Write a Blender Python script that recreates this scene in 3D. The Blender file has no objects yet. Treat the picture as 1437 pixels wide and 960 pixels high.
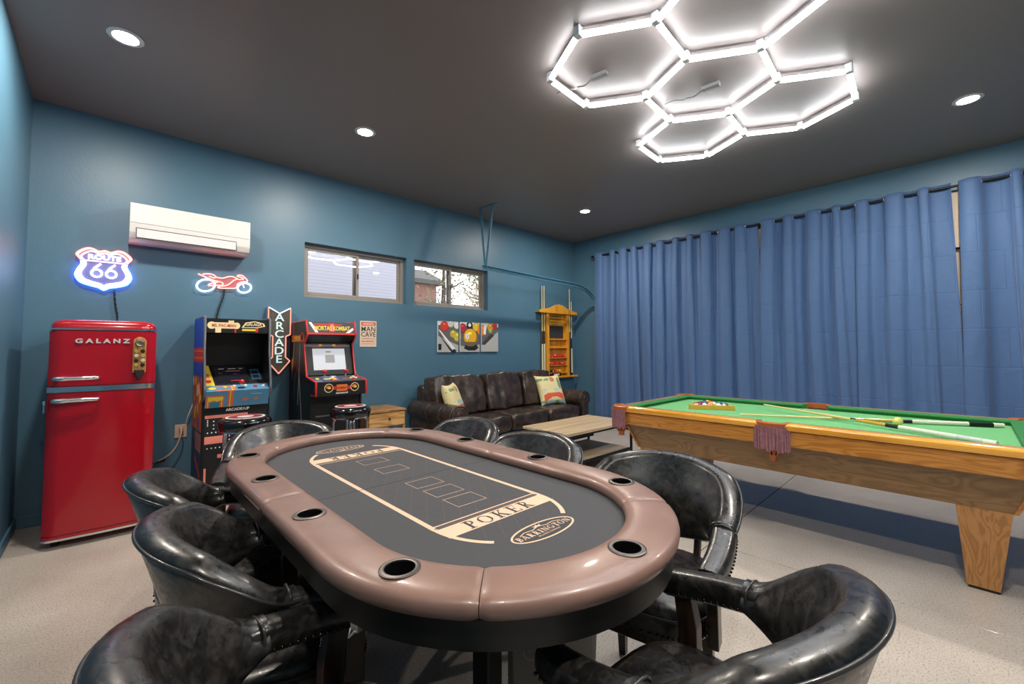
import bpy, bmesh, math, random
from mathutils import Vector, Matrix, noise
random.seed(7)
PI = math.pi
scene = bpy.context.scene
C = scene.collection

# ------------------------------------------------------------------ camera
CAM_H = 1.275
cam_d = bpy.data.cameras.new('camera'); cam = bpy.data.objects.new('camera', cam_d); C.objects.link(cam)
cam_d.sensor_width = 36.0; cam_d.lens = 595.479*36/1437
cam_d.shift_x = -(718.261-718.5)/1437; cam_d.shift_y = (462.374-480)/1437
cam_d.clip_start = 0.02; cam_d.clip_end = 200
YAW, PITCH, ROLL = 0.76097, 0.04613, -0.00586
_f = Vector((math.sin(YAW)*math.cos(PITCH), math.cos(YAW)*math.cos(PITCH), math.sin(PITCH)))
_r = Vector((math.cos(YAW), -math.sin(YAW), 0)); _u = _r.cross(_f)
r2 = _r*math.cos(ROLL)+_u*math.sin(ROLL); u2 = -_r*math.sin(ROLL)+_u*math.cos(ROLL)
cam.matrix_world = Matrix(((r2.x, u2.x, -_f.x, 0), (r2.y, u2.y, -_f.y, 0), (r2.z, u2.z, -_f.z, CAM_H), (0, 0, 0, 1)))
scene.camera = cam

# ------------------------------------------------------------------ world, exposure
world = bpy.data.worlds.new('sky'); scene.world = world; world.use_nodes = True
wb = world.node_tree.nodes['Background']; wb.inputs[0].default_value = (0.95, 0.97, 1.0, 1); wb.inputs[1].default_value = 2.2
vs = scene.view_settings
vs.view_transform = 'Standard'; vs.look = 'None'; vs.gamma = 1.0; vs.use_curve_mapping = False
vs.exposure = 0.62
HEX_POWER = 22.0        # emission of the ceiling tubes
DOWN_POWER = 26.0       # watts of one recessed downlight

# ------------------------------------------------------------------ materials
MATS = {}
def srgb(r, g, b):
    f = lambda c: (c/255/12.92 if c/255 <= 0.04045 else ((c/255+0.055)/1.055)**2.4)
    return (f(r), f(g), f(b), 1)
def mat(name, col, rough=0.5, metal=0.0, coat=0.0, spec=0.5, noise_amt=0.0, noise_scale=8.0, bump=0.0, bump_scale=40.0, trans=0.0, sheen=0.0, stretch=(1,1,1), rough_var=0.0):
    if name in MATS: return MATS[name]
    m = bpy.data.materials.new(name); m.use_nodes = True; nt = m.node_tree; b = nt.nodes['Principled BSDF']
    b.inputs['Base Color'].default_value = col; b.inputs['Roughness'].default_value = rough; b.inputs['Metallic'].default_value = metal
    b.inputs['Coat Weight'].default_value = coat; b.inputs['Coat Roughness'].default_value = 0.08
    b.inputs['Specular IOR Level'].default_value = spec; b.inputs['Transmission Weight'].default_value = trans
    if sheen: b.inputs['Sheen Weight'].default_value = sheen
    if noise_amt or bump or rough_var:
        tc = nt.nodes.new('ShaderNodeTexCoord'); mp = nt.nodes.new('ShaderNodeMapping'); mp.inputs['Scale'].default_value = stretch
        nt.links.new(tc.outputs['Object'], mp.inputs[0])
    if noise_amt:
        n = nt.nodes.new('ShaderNodeTexNoise'); n.inputs['Scale'].default_value = noise_scale; n.inputs['Detail'].default_value = 6
        nt.links.new(mp.outputs[0], n.inputs['Vector'])
        r = nt.nodes.new('ShaderNodeValToRGB'); r.color_ramp.elements[0].position = 0.3; r.color_ramp.elements[1].position = 0.7
        d = [max(0, c*(1-noise_amt)) for c in col[:3]]; l = [min(1, c*(1+noise_amt)) for c in col[:3]]
        r.color_ramp.elements[0].color = (*d, 1); r.color_ramp.elements[1].color = (*l, 1)
        nt.links.new(n.outputs[0], r.inputs[0]); nt.links.new(r.outputs[0], b.inputs['Base Color'])
    if rough_var:
        n3 = nt.nodes.new('ShaderNodeTexNoise'); n3.inputs['Scale'].default_value = noise_scale*1.5; n3.inputs['Detail'].default_value = 8
        nt.links.new(mp.outputs[0], n3.inputs['Vector'])
        mr = nt.nodes.new('ShaderNodeMapRange'); mr.inputs[1].default_value = 0.3; mr.inputs[2].default_value = 0.7
        mr.inputs[3].default_value = max(0.02, rough-rough_var); mr.inputs[4].default_value = rough+rough_var
        nt.links.new(n3.outputs[0], mr.inputs[0]); nt.links.new(mr.outputs[0], b.inputs['Roughness'])
    if bump:
        n2 = nt.nodes.new('ShaderNodeTexNoise'); n2.inputs['Scale'].default_value = bump_scale; n2.inputs['Detail'].default_value = 5
        nt.links.new(mp.outputs[0], n2.inputs['Vector'])
        bp = nt.nodes.new('ShaderNodeBump'); bp.inputs['Strength'].default_value = bump; bp.inputs['Distance'].default_value = 0.01
        nt.links.new(n2.outputs[0], bp.inputs['Height']); nt.links.new(bp.outputs[0], b.inputs['Normal'])
    MATS[name] = m; return m
def emit(name, col, strength):
    if name in MATS: return MATS[name]
    m = bpy.data.materials.new(name); m.use_nodes = True; nt = m.node_tree; b = nt.nodes['Principled BSDF']
    b.inputs['Base Color'].default_value = (*[c*0.5 for c in col[:3]], 1)
    b.inputs['Emission Color'].default_value = col; b.inputs['Emission Strength'].default_value = strength
    MATS[name] = m; return m
def flatcol(r, g, b, rough=0.55):
    return mat('print_%d_%d_%d' % (r, g, b), srgb(r, g, b), rough)
def wood(name, c1, c2, rough=0.35, scale=3.0, axis='Y', coat=0.2, dist=2.5, stretch=0.12):
    if name in MATS: return MATS[name]
    m = bpy.data.materials.new(name); m.use_nodes = True; nt = m.node_tree; b = nt.nodes['Principled BSDF']
    tc = nt.nodes.new('ShaderNodeTexCoord'); mp = nt.nodes.new('ShaderNodeMapping')
    s = [1, 1, 1]; s['XYZ'.index(axis)] = stretch
    mp.inputs['Scale'].default_value = s
    nt.links.new(tc.outputs['Object'], mp.inputs[0])
    n = nt.nodes.new('ShaderNodeTexNoise'); n.inputs['Scale'].default_value = scale*1.6; n.inputs['Detail'].default_value = 2; n.inputs['Distortion'].default_value = 0.5
    nt.links.new(mp.outputs[0], n.inputs['Vector'])
    mu = nt.nodes.new('ShaderNodeMath'); mu.operation = 'MULTIPLY'; mu.inputs[1].default_value = 11*dist/2.5
    nt.links.new(n.outputs[0], mu.inputs[0])
    fr = nt.nodes.new('ShaderNodeMath'); fr.operation = 'PINGPONG'; fr.inputs[1].default_value = 0.5
    nt.links.new(mu.outputs[0], fr.inputs[0])
    n2 = nt.nodes.new('ShaderNodeTexNoise'); n2.inputs['Scale'].default_value = scale*45; n2.inputs['Detail'].default_value = 3
    nt.links.new(mp.outputs[0], n2.inputs['Vector'])
    ad = nt.nodes.new('ShaderNodeMath'); ad.operation = 'MULTIPLY_ADD'; ad.inputs[1].default_value = 0.45
    nt.links.new(n2.outputs[0], ad.inputs[0]); nt.links.new(fr.outputs[0], ad.inputs[2])
    r = nt.nodes.new('ShaderNodeValToRGB'); r.color_ramp.elements[0].position = 0.25; r.color_ramp.elements[1].position = 0.6
    r.color_ramp.elements[0].color = c1; r.color_ramp.elements[1].color = c2
    nt.links.new(ad.outputs[0], r.inputs[0]); nt.links.new(r.outputs[0], b.inputs['Base Color'])
    b.inputs['Roughness'].default_value = rough; b.inputs['Coat Weight'].default_value = coat; b.inputs['Coat Roughness'].default_value = 0.1
    MATS[name] = m; return m

WALL_COL = srgb(76, 114, 137)
M_wall = mat('teal_wall_paint', WALL_COL, 0.42, bump=0.05, bump_scale=60, noise_amt=0.04, noise_scale=2)
M_ceil = mat('dark_ceiling_paint', srgb(132, 121, 118), 0.42, bump=0.08, bump_scale=90)
M_black = mat('black_plastic', srgb(14, 14, 15), 0.4)
M_blackpaint = mat('black_satin_paint', srgb(11, 11, 12), 0.45)
M_blackmetal = mat('black_metal', srgb(22, 22, 23), 0.45, metal=0.3)
M_chrome = mat('chrome', (0.82, 0.83, 0.85, 1), 0.12, metal=1.0)
M_steel = mat('brushed_steel', (0.55, 0.54, 0.52, 1), 0.3, metal=1.0)
M_brass = mat('brass', srgb(190, 140, 80), 0.3, metal=1.0)
M_white = mat('white_plastic', srgb(214, 212, 210), 0.35)
def leather_mat(name, dark, light, rough, scale, spec=0.6, coat=0.2, bump=0.2):
    m = bpy.data.materials.new(name); m.use_nodes = True; nt = m.node_tree; b = nt.nodes['Principled BSDF']
    tc = nt.nodes.new('ShaderNodeTexCoord')
    n = nt.nodes.new('ShaderNodeTexNoise'); n.inputs['Scale'].default_value = scale; n.inputs['Detail'].default_value = 9; n.inputs['Distortion'].default_value = 1.6; n.inputs['Roughness'].default_value = 0.65
    n2 = nt.nodes.new('ShaderNodeTexNoise'); n2.inputs['Scale'].default_value = scale*3.2; n2.inputs['Detail'].default_value = 6; n2.inputs['Distortion'].default_value = 0.8
    for q in (n, n2): nt.links.new(tc.outputs['Object'], q.inputs['Vector'])
    r = nt.nodes.new('ShaderNodeValToRGB'); r.color_ramp.elements[0].position = 0.45; r.color_ramp.elements[1].position = 0.80
    r.color_ramp.elements[0].color = dark; r.color_ramp.elements[1].color = light
    nt.links.new(n.outputs[0], r.inputs[0]); nt.links.new(r.outputs[0], b.inputs['Base Color'])
    mr = nt.nodes.new('ShaderNodeMapRange'); mr.inputs[1].default_value = 0.3; mr.inputs[2].default_value = 0.75; mr.inputs[3].default_value = rough-0.10; mr.inputs[4].default_value = rough+0.14
    nt.links.new(n2.outputs[0], mr.inputs[0]); nt.links.new(mr.outputs[0], b.inputs['Roughness'])
    bp = nt.nodes.new('ShaderNodeBump'); bp.inputs['Strength'].default_value = bump; bp.inputs['Distance'].default_value = 0.01
    nt.links.new(n2.outputs[0], bp.inputs['Height']); nt.links.new(bp.outputs[0], b.inputs['Normal'])
    b.inputs['Specular IOR Level'].default_value = spec; b.inputs['Coat Weight'].default_value = coat; b.inputs['Coat Roughness'].default_value = 0.18
    return m
M_leather = leather_mat('black_leather', srgb(20, 19, 19), srgb(66, 64, 62), 0.33, 15, bump=0.045)
M_piping = mat('leather_piping', srgb(46, 45, 44), 0.3, coat=0.3)
M_nail = mat('antique_nailhead', srgb(70, 62, 55), 0.25, metal=1.0)
M_dwood = wood('dark_chair_wood', srgb(28, 18, 13), srgb(50, 33, 23), 0.35, 5, 'Z')
M_sofa = leather_mat('dark_brown_leather', srgb(42, 33, 29), srgb(92, 72, 62), 0.38, 6, 0.6, 0.2, 0.35)
M_sofapipe = mat('brown_leather_piping', srgb(66, 50, 42), 0.35, coat=0.2)
M_rail = mat('brown_rail_leather', srgb(136, 106, 95), 0.36, coat=0.12, noise_amt=0.10, noise_scale=9, bump=0.03, bump_scale=90, rough_var=0.05)
M_felt = mat('black_speed_cloth', srgb(60, 61, 65), 0.85, noise_amt=0.10, noise_scale=300, sheen=0.1)
M_oak = wood('golden_oak', srgb(164, 106, 44), srgb(190, 130, 62), 0.28, 5.5, 'Y', 0.35, 3.2, 0.14)
M_oakdark = wood('brown_oak_panel', srgb(122, 90, 54), srgb(142, 108, 68), 0.35, 4.0, 'Y', 0.15, 3.4, 0.22)
M_oakleg = wood('oak_leg_panel', srgb(156, 106, 56), srgb(184, 130, 74), 0.35, 7.0, 'Z', 0.2, 3.0, 0.2)
M_oakrail = wood('glossy_oak_rail', srgb(206, 140, 42), srgb(226, 164, 66), 0.16, 3.0, 'Y', 0.6, 1.0, 0.1)
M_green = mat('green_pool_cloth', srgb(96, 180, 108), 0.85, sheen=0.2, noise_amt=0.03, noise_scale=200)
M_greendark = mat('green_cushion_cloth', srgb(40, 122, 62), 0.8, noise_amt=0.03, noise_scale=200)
M_pocket = mat('tan_pocket_leather', srgb(176, 92, 40), 0.4, coat=0.2)
M_fringe = mat('mauve_fringe', srgb(150, 104, 112), 0.8, noise_amt=0.25, noise_scale=60)
M_curtain = None
def curtain_mat():
    m = mat('blue_blackout_fabric', srgb(72, 104, 150), 0.65, sheen=0.2, noise_amt=0.03, noise_scale=60)
    nt = m.node_tree; tc = nt.nodes.new('ShaderNodeTexCoord'); b = nt.nodes['Principled BSDF']      # pressed packing creases and soft wrinkles
    w = nt.nodes.new('ShaderNodeTexNoise'); w.inputs['Scale'].default_value = 5; w.inputs['Detail'].default_value = 4; w.inputs['Distortion'].default_value = 1.0
    k = nt.nodes.new('ShaderNodeTexBrick'); k.inputs['Scale'].default_value = 1.0; k.inputs['Brick Width'].default_value = 0.33; k.inputs['Row Height'].default_value = 0.36; k.inputs['Mortar Size'].default_value = 0.006; k.inputs['Mortar Smooth'].default_value = 1.0
    k.inputs['Color1'].default_value = k.inputs['Color2'].default_value = (1, 1, 1, 1); k.inputs['Mortar'].default_value = (0, 0, 0, 1)
    mp = nt.nodes.new('ShaderNodeMapping'); mp.inputs['Rotation'].default_value = (0, -PI/2, -PI/2)
    nt.links.new(tc.outputs['Object'], w.inputs['Vector']); sx = nt.nodes.new('ShaderNodeSeparateXYZ'); cx = nt.nodes.new('ShaderNodeCombineXYZ')
    nt.links.new(tc.outputs['Object'], sx.inputs[0]); nt.links.new(sx.outputs[1], cx.inputs[0]); nt.links.new(sx.outputs[2], cx.inputs[1]); nt.links.new(cx.outputs[0], k.inputs['Vector'])
    ad = nt.nodes.new('ShaderNodeMath'); ad.operation = 'MULTIPLY_ADD'; ad.inputs[1].default_value = 0.35
    nt.links.new(k.outputs['Color'], ad.inputs[0]); nt.links.new(w.outputs[0], ad.inputs[2])
    bp = nt.nodes.new('ShaderNodeBump'); bp.inputs['Strength'].default_value = 0.35; bp.inputs['Distance'].default_value = 0.02
    nt.links.new(ad.outputs[0], bp.inputs['Height']); nt.links.new(bp.outputs[0], b.inputs['Normal'])
    return m
M_curtain = curtain_mat()
M_red = mat('glossy_red_enamel', srgb(168, 8, 28), 0.22, coat=0.6)

# concrete floor: pale grey with fine speckle and cloudy wear
def floor_mat():
    m = bpy.data.materials.new('sealed_concrete'); m.use_nodes = True; nt = m.node_tree; b = nt.nodes['Principled BSDF']
    tc = nt.nodes.new('ShaderNodeTexCoord')
    n1 = nt.nodes.new('ShaderNodeTexNoise'); n1.inputs['Scale'].default_value = 2.2; n1.inputs['Detail'].default_value = 6
    n2 = nt.nodes.new('ShaderNodeTexNoise'); n2.inputs['Scale'].default_value = 130; n2.inputs['Detail'].default_value = 3
    v = nt.nodes.new('ShaderNodeTexVoronoi'); v.inputs['Scale'].default_value = 75
    for n in (n1, n2, v): nt.links.new(tc.outputs['Object'], n.inputs['Vector'])
    r1 = nt.nodes.new('ShaderNodeValToRGB'); r1.color_ramp.elements[0].position = 0.3; r1.color_ramp.elements[1].position = 0.72
    r1.color_ramp.elements[0].color = srgb(176, 167, 158); r1.color_ramp.elements[1].color = srgb(198, 189, 179)
    r2_ = nt.nodes.new('ShaderNodeValToRGB'); r2_.color_ramp.elements[0].position = 0.34; r2_.color_ramp.elements[1].position = 0.5
    r2_.color_ramp.elements[0].color = (0.62, 0.6, 0.58, 1); r2_.color_ramp.elements[1].color = (1, 1, 1, 1)
    r3 = nt.nodes.new('ShaderNodeValToRGB'); r3.color_ramp.elements[0].position = 0.02; r3.color_ramp.elements[1].position = 0.14
    r3.color_ramp.elements[0].color = (0.72, 0.7, 0.68, 1); r3.color_ramp.elements[1].color = (1, 1, 1, 1)
    nt.links.new(n1.outputs[0], r1.inputs[0]); nt.links.new(n2.outputs[0], r2_.inputs[0]); nt.links.new(v.outputs['Distance'], r3.inputs[0])
    mx = nt.nodes.new('ShaderNodeMixRGB'); mx.blend_type = 'MULTIPLY'; mx.inputs[0].default_value = 1
    mx2 = nt.nodes.new('ShaderNodeMixRGB'); mx2.blend_type = 'MULTIPLY'; mx2.inputs[0].default_value = 1
    nt.links.new(r1.outputs[0], mx.inputs[1]); nt.links.new(r2_.outputs[0], mx.inputs[2])
    nt.links.new(mx.outputs[0], mx2.inputs[1]); nt.links.new(r3.outputs[0], mx2.inputs[2])
    nt.links.new(mx2.outputs[0], b.inputs['Base Color']); b.inputs['Roughness'].default_value = 0.38; b.inputs['Coat Weight'].default_value = 0.12
    bp = nt.nodes.new('ShaderNodeBump'); bp.inputs['Strength'].default_value = 0.12; bp.inputs['Distance'].default_value = 0.005
    nt.links.new(n2.outputs[0], bp.inputs['Height']); nt.links.new(bp.outputs[0], b.inputs['Normal'])
    return m
M_floor = floor_mat()
def glass_mat(name, tint=(1, 1, 1, 1), refl=1.0):
    m = bpy.data.materials.new(name); m.use_nodes = True; nt = m.node_tree
    for n in list(nt.nodes): nt.nodes.remove(n)
    o = nt.nodes.new('ShaderNodeOutputMaterial'); t = nt.nodes.new('ShaderNodeBsdfTransparent'); g = nt.nodes.new('ShaderNodeBsdfGlossy')
    t.inputs[0].default_value = tint; g.inputs['Roughness'].default_value = 0.01
    fr = nt.nodes.new('ShaderNodeFresnel'); fr.inputs[0].default_value = 1.5
    mu = nt.nodes.new('ShaderNodeMath'); mu.operation = 'MULTIPLY'; mu.inputs[1].default_value = refl; mu.use_clamp = True
    nt.links.new(fr.outputs[0], mu.inputs[0])
    mx = nt.nodes.new('ShaderNodeMixShader'); nt.links.new(mu.outputs[0], mx.inputs[0]); nt.links.new(t.outputs[0], mx.inputs[1]); nt.links.new(g.outputs[0], mx.inputs[2])
    nt.links.new(mx.outputs[0], o.inputs[0]); return m
M_glass = glass_mat('window_glass', (0.96, 0.97, 0.97, 1), 1.6)

# ------------------------------------------------------------------ mesh helpers
def finish(name, bm, m, parent=None, smooth=None, loc=None):
    me = bpy.data.meshes.new(name)
    bmesh.ops.recalc_face_normals(bm, faces=bm.faces)
    bm.to_mesh(me); bm.free()
    if isinstance(m, (list, tuple)):
        for x in m: me.materials.append(x)
    else: me.materials.append(m)
    if smooth is not None:
        for p in me.polygons: p.use_smooth = True
        try: me.set_sharp_from_angle(angle=math.radians(smooth))
        except Exception: pass
    o = bpy.data.objects.new(name, me); C.objects.link(o)
    if parent: o.parent = parent
    if loc: o.location = loc
    return o
def tag(o, label, cat=None, group=None, kind=None):
    if label: o['label'] = label
    if cat: o['category'] = cat
    if group: o['group'] = group
    if kind: o['kind'] = kind
    return o
def thing(name, label, cat, loc=(0, 0, 0), rz=0, group=None):
    o = bpy.data.objects.new(name, None); C.objects.link(o); o.empty_display_size = 0.1
    o.location = loc; o.rotation_euler = (0, 0, rz)
    return tag(o, label, cat, group)
def struct(o): o['kind'] = 'structure'; return o
def copy_tree(o, parent=None, loc=None, rz=None, label=None):
    c = o.copy(); C.objects.link(c); c.parent = parent
    if loc is not None: c.location = loc
    if rz is not None: c.rotation_euler = (0, 0, rz)
    if label: c['label'] = label
    for ch in list(o.children): copy_tree(ch, c)
    return c
def add_mesh(bm, verts, faces):
    vs_ = [bm.verts.new(v) for v in verts]
    for f in faces:
        try: bm.faces.new([vs_[i] for i in f])
        except ValueError: pass
    return vs_
def box(bm, lo, hi, r=0.0, seg=2, M=None):
    t = bmesh.new()
    x0, y0, z0 = lo; x1, y1, z1 = hi
    add_mesh(t, [(x0, y0, z0), (x1, y0, z0), (x1, y1, z0), (x0, y1, z0), (x0, y0, z1), (x1, y0, z1), (x1, y1, z1), (x0, y1, z1)],
             [(3, 2, 1, 0), (4, 5, 6, 7), (0, 1, 5, 4), (1, 2, 6, 5), (2, 3, 7, 6), (3, 0, 4, 7)])
    if r > 0: bmesh.ops.bevel(t, geom=list(t.edges), offset=r, segments=seg, profile=0.5, affect='EDGES')
    merge(bm, t, M)
def merge(bm, t, M=None):
    if M is not None: t.transform(M)
    me = bpy.data.meshes.new('tmp'); t.to_mesh(me); t.free(); bm.from_mesh(me); bpy.data.meshes.remove(me)
def prism(bm, poly, a, b, axis='Y', r=0.0):
    """extrude polygon (2-D pairs) along axis from a to b"""
    t = bmesh.new()
    def pt(p, d):
        return {'Y': (p[0], d, p[1]), 'X': (d, p[0], p[1]), 'Z': (p[0], p[1], d)}[axis]
    n = len(poly)
    va = [t.verts.new(pt(p, a)) for p in poly]; vb = [t.verts.new(pt(p, b)) for p in poly]
    t.faces.new(va); t.faces.new(vb[::-1])
    for i in range(n): t.faces.new([va[i], va[(i+1) % n], vb[(i+1) % n], vb[i]])
    bmesh.ops.recalc_face_normals(t, faces=t.faces)
    if r > 0: bmesh.ops.bevel(t, geom=list(t.edges), offset=r, segments=2, profile=0.5, affect='EDGES')
    merge(bm, t)
def frame_at(d):
    d = d.normalized(); a = Vector((0, 0, 1)) if abs(d.z) < 0.9 else Vector((1, 0, 0))
    u = d.cross(a).normalized(); return u, d.cross(u).normalized()
def tube(bm, pts, r, n=8, closed=False, caps=True):
    pts = [Vector(p) for p in pts]; m = len(pts)
    rs = r if isinstance(r, (list, tuple)) else [r]*m
    rings = []; u = None
    for i, p in enumerate(pts):
        if closed: d = pts[(i+1) % m]-pts[i-1]
        else: d = pts[min(i+1, m-1)]-pts[max(i-1, 0)]
        if d.length < 1e-9: d = Vector((0, 0, 1))
        d.normalize()
        if u is None: u, w = frame_at(d)
        else:
            u = (u-d*u.dot(d))
            u = u.normalized() if u.length > 1e-6 else frame_at(d)[0]
            w = d.cross(u)
        rings.append([bm.verts.new(p+(u*math.cos(2*PI*k/n)+w*math.sin(2*PI*k/n))*rs[i]) for k in range(n)])
    for i in range(m if closed else m-1):
        A, B = rings[i], rings[(i+1) % m]
        off = 0
        if closed and i == m-1:
            off = min(range(n), key=lambda o: sum((A[k].co-B[(k+o) % n].co).length for k in range(n)))
        for k in range(n): bm.faces.new([A[k], A[(k+1) % n], B[(k+1+off) % n], B[(k+off) % n]])
    if caps and not closed: bm.faces.new(rings[0][::-1]); bm.faces.new(rings[-1])
def cyl(bm, a, b, r, n=16, r2=None):
    tube(bm, [a, b], [r, r if r2 is None else r2], n)
def lathe(bm, prof, n=24, M=None, closed=False):
    t = bmesh.new(); rings = []
    for (r, z) in prof:
        if r < 1e-6: rings.append([t.verts.new((0, 0, z))])
        else: rings.append([t.verts.new((r*math.cos(2*PI*k/n), r*math.sin(2*PI*k/n), z)) for k in range(n)])
    N = len(rings)
    for i in range(N if closed else N-1):
        A, B = rings[i], rings[(i+1) % N]
        for k in range(n):
            if len(A) == 1 and len(B) == 1: continue
            if len(A) == 1: t.faces.new([A[0], B[(k+1) % n], B[k]])
            elif len(B) == 1: t.faces.new([A[k], A[(k+1) % n], B[0]])
            else: t.faces.new([A[k], A[(k+1) % n], B[(k+1) % n], B[k]])
    merge(bm, t, M)
def sphere(bm, c, r, seg=16, rings=10, scale=(1, 1, 1)):
    t = bmesh.new(); bmesh.ops.create_uvsphere(t, u_segments=seg, v_segments=rings, radius=r)
    merge(bm, t, Matrix.Translation(c) @ Matrix.Diagonal((*scale, 1)))
def disc(bm, c, r, n=20, z=None):
    vs_ = [bm.verts.new((c[0]+r*math.cos(2*PI*k/n), c[1]+r*math.sin(2*PI*k/n), c[2])) for k in range(n)]
    bm.faces.new(vs_)
def puff(bm, lo, hi, e=0.35, div=14, wrinkle=0.0, wscale=6.0, seed=0.0, stretch=(1, 1, 1), M=None, sag=0.0):
    """pillow / cushion: cube mapped to a rounded super-ellipsoid with folds"""
    t = bmesh.new(); bmesh.ops.create_cube(t, size=2.0)
    bmesh.ops.subdivide_edges(t, edges=list(t.edges), cuts=div, use_grid_fill=True)
    c = (Vector(lo)+Vector(hi))/2; h = (Vector(hi)-Vector(lo))/2
    for v in t.verts:
        p = v.co
        def f(a, b, d): return a*math.sqrt(max(0, 1-e*(b*b+d*d)/2*1.0+e*e*b*b*d*d/3))
        q = Vector((f(p.x, p.y, p.z), f(p.y, p.z, p.x), f(p.z, p.x, p.y)))
        w = Vector((q.x*h.x, q.y*h.y, q.z*h.z))+c
        if wrinkle:
            nv = Vector((w.x*stretch[0]*wscale+seed, w.y*stretch[1]*wscale, w.z*stretch[2]*wscale))
            k = noise.noise(nv)+0.5*noise.noise(nv*2.1)
            w += Vector((q.x, q.y, q.z)).normalized()*k*wrinkle
        v.co = w
    merge(bm, t, M)
WALLFRAME = Matrix(((1, 0, 0, 0), (0, 0, -1, 0), (0, 1, 0, 0), (0, 0, 0, 1)))     # x right, y up, normal -Y
def text_obj(name, s, size, m, parent, M, ext=0.001, bold=0.0, sx=1.0, align='CENTER', spacing=1.0):
    cu = bpy.data.curves.new('txt', 'FONT'); cu.body = s; cu.size = size; cu.extrude = ext; cu.offset = bold
    cu.align_x = align; cu.align_y = 'CENTER'; cu.space_character = spacing; cu.resolution_u = 4
    ob = bpy.data.objects.new('txt', cu); C.objects.link(ob)
    me = bpy.data.meshes.new_from_object(ob)
    bpy.data.objects.remove(ob); bpy.data.curves.remove(cu)
    me.name = name; me.transform(M @ Matrix.Diagonal((sx, 1, 1, 1)))
    me.materials.clear(); me.materials.append(m)
    o = bpy.data.objects.new(name, me); C.objects.link(o); o.parent = parent
    return o
class Flat:
    """flat print: coloured polygons in a 2-D frame, stacked in hair-thin layers"""
    def __init__(s, clip=None): s.P = []; s.clip = clip
    def poly(s, pts, m, layer=0):
        pts = list(pts)
        if s.clip:
            x0, y0, x1, y1 = s.clip
            for ax, lim, sg in ((0, x0, 1), (0, x1, -1), (1, y0, 1), (1, y1, -1)):
                out = []
                for i in range(len(pts)):
                    a, b = pts[i-1], pts[i]; da = (a[ax]-lim)*sg; db = (b[ax]-lim)*sg
                    if (da >= 0) != (db >= 0):
                        t = da/(da-db); out.append((a[0]+(b[0]-a[0])*t, a[1]+(b[1]-a[1])*t))
                    if db >= 0: out.append(b)
                pts = out
                if len(pts) < 3: return s
        s.P.append((pts, m, layer)); return s
    def rect(s, x0, y0, x1, y1, m, layer=0): return s.poly([(x0, y0), (x1, y0), (x1, y1), (x0, y1)], m, layer)
    def circ(s, x, y, r, m, layer=0, ry=None, n=24, a0=0.0):
        ry = r if ry is None else ry
        return s.poly([(x+r*math.cos(2*PI*k/n+a0), y+ry*math.sin(2*PI*k/n+a0)) for k in range(n)], m, layer)
    def line(s, a, b, w, m, layer=0):
        d = Vector((b[0]-a[0], b[1]-a[1])); n = Vector((-d.y, d.x)).normalized()*w/2
        return s.poly([(a[0]+n.x, a[1]+n.y), (a[0]-n.x, a[1]-n.y), (b[0]-n.x, b[1]-n.y), (b[0]+n.x, b[1]+n.y)], m, layer)
    def strip(s, pts, w, m, layer=0, closed=False):
        pts = [Vector(p) for p in pts]; N = len(pts); L = []; R = []
        for i in range(N):
            a = pts[i-1] if (closed or i > 0) else pts[i]; b = pts[(i+1) % N] if (closed or i < N-1) else pts[i]
            d = (b-a).normalized(); n = Vector((-d.y, d.x))*w/2
            L.append(pts[i]+n); R.append(pts[i]-n)
        for i in range(N if closed else N-1):
            j = (i+1) % N; s.poly([tuple(L[i]), tuple(R[i]), tuple(R[j]), tuple(L[j])], m, layer)
        return s
    def build(s, name, parent, M, step=0.0004, base=0.0006):
        ms = []; bm = bmesh.new()
        for idx, (pts, m, layer) in enumerate(s.P):
            if m not in ms: ms.append(m)
            try: f = bm.faces.new([bm.verts.new((x, y, base+layer*step+idx*5e-7)) for x, y in pts])
            except ValueError: continue
            f.material_index = ms.index(m)
        me = bpy.data.meshes.new(name); bm.to_mesh(me); bm.free(); me.transform(M)
        for m in ms: me.materials.append(m)
        o = bpy.data.objects.new(name, me); C.objects.link(o); o.parent = parent
        return o
def WF(x, y, z):  # wall-facing frame at a point
    return Matrix.Translation((x, y, z)) @ WALLFRAME
def catmull(pts, k=6, closed=False):
    pts = [Vector(p) for p in pts]; n = len(pts); out = []
    for i in range(n if closed else n-1):
        if closed: a, b, c, d = pts[i-1], pts[i], pts[(i+1) % n], pts[(i+2) % n]
        else: a, b, c, d = pts[max(i-1, 0)], pts[i], pts[i+1], pts[min(i+2, n-1)]
        for j in range(k):
            t = j/k
            out.append(0.5*((2*b)+(c-a)*t+(2*a-5*b+4*c-d)*t*t+(3*b-a-3*c+d)*t**3))
    if not closed: out.append(pts[-1])
    return out

# ================================================================== SETTING
X0, X1, Y0, Y1, ZC = -0.456, 6.048, -2.9, 4.7226, 3.176
# floor: slabs parted by saw-cut joints
fl = bmesh.new(); box(fl, (X0-0.15, Y0-0.15, -0.2), (X1+0.15, Y1+0.15, -0.012))
floor = struct(finish('floor', fl, mat('joint_filler', srgb(70, 66, 62), 0.8)))
xs = [X0-0.1, 2.9, X1+0.1]; ys = [Y0-0.1, 0.62-2.0, 1.165, Y1+0.1]
for i in range(2):
    for j in range(3):
        if i == 0 and j == 2: pass
        s = bmesh.new(); g = 0.003
        box(s, (xs[i]+g*(i > 0), ys[j]+g*(j > 0), -0.03), (xs[i+1]-g*(i < 1), ys[j+1]-g*(j < 2), 0.0), 0.0015, 1)
        finish('slab', s, M_floor, floor)
# ceiling
b = bmesh.new(); box(b, (X0-0.15, Y0-0.15, ZC), (X1+0.15, Y1+0.15, ZC+0.15)); struct(finish('ceiling', b, M_ceil))
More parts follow.
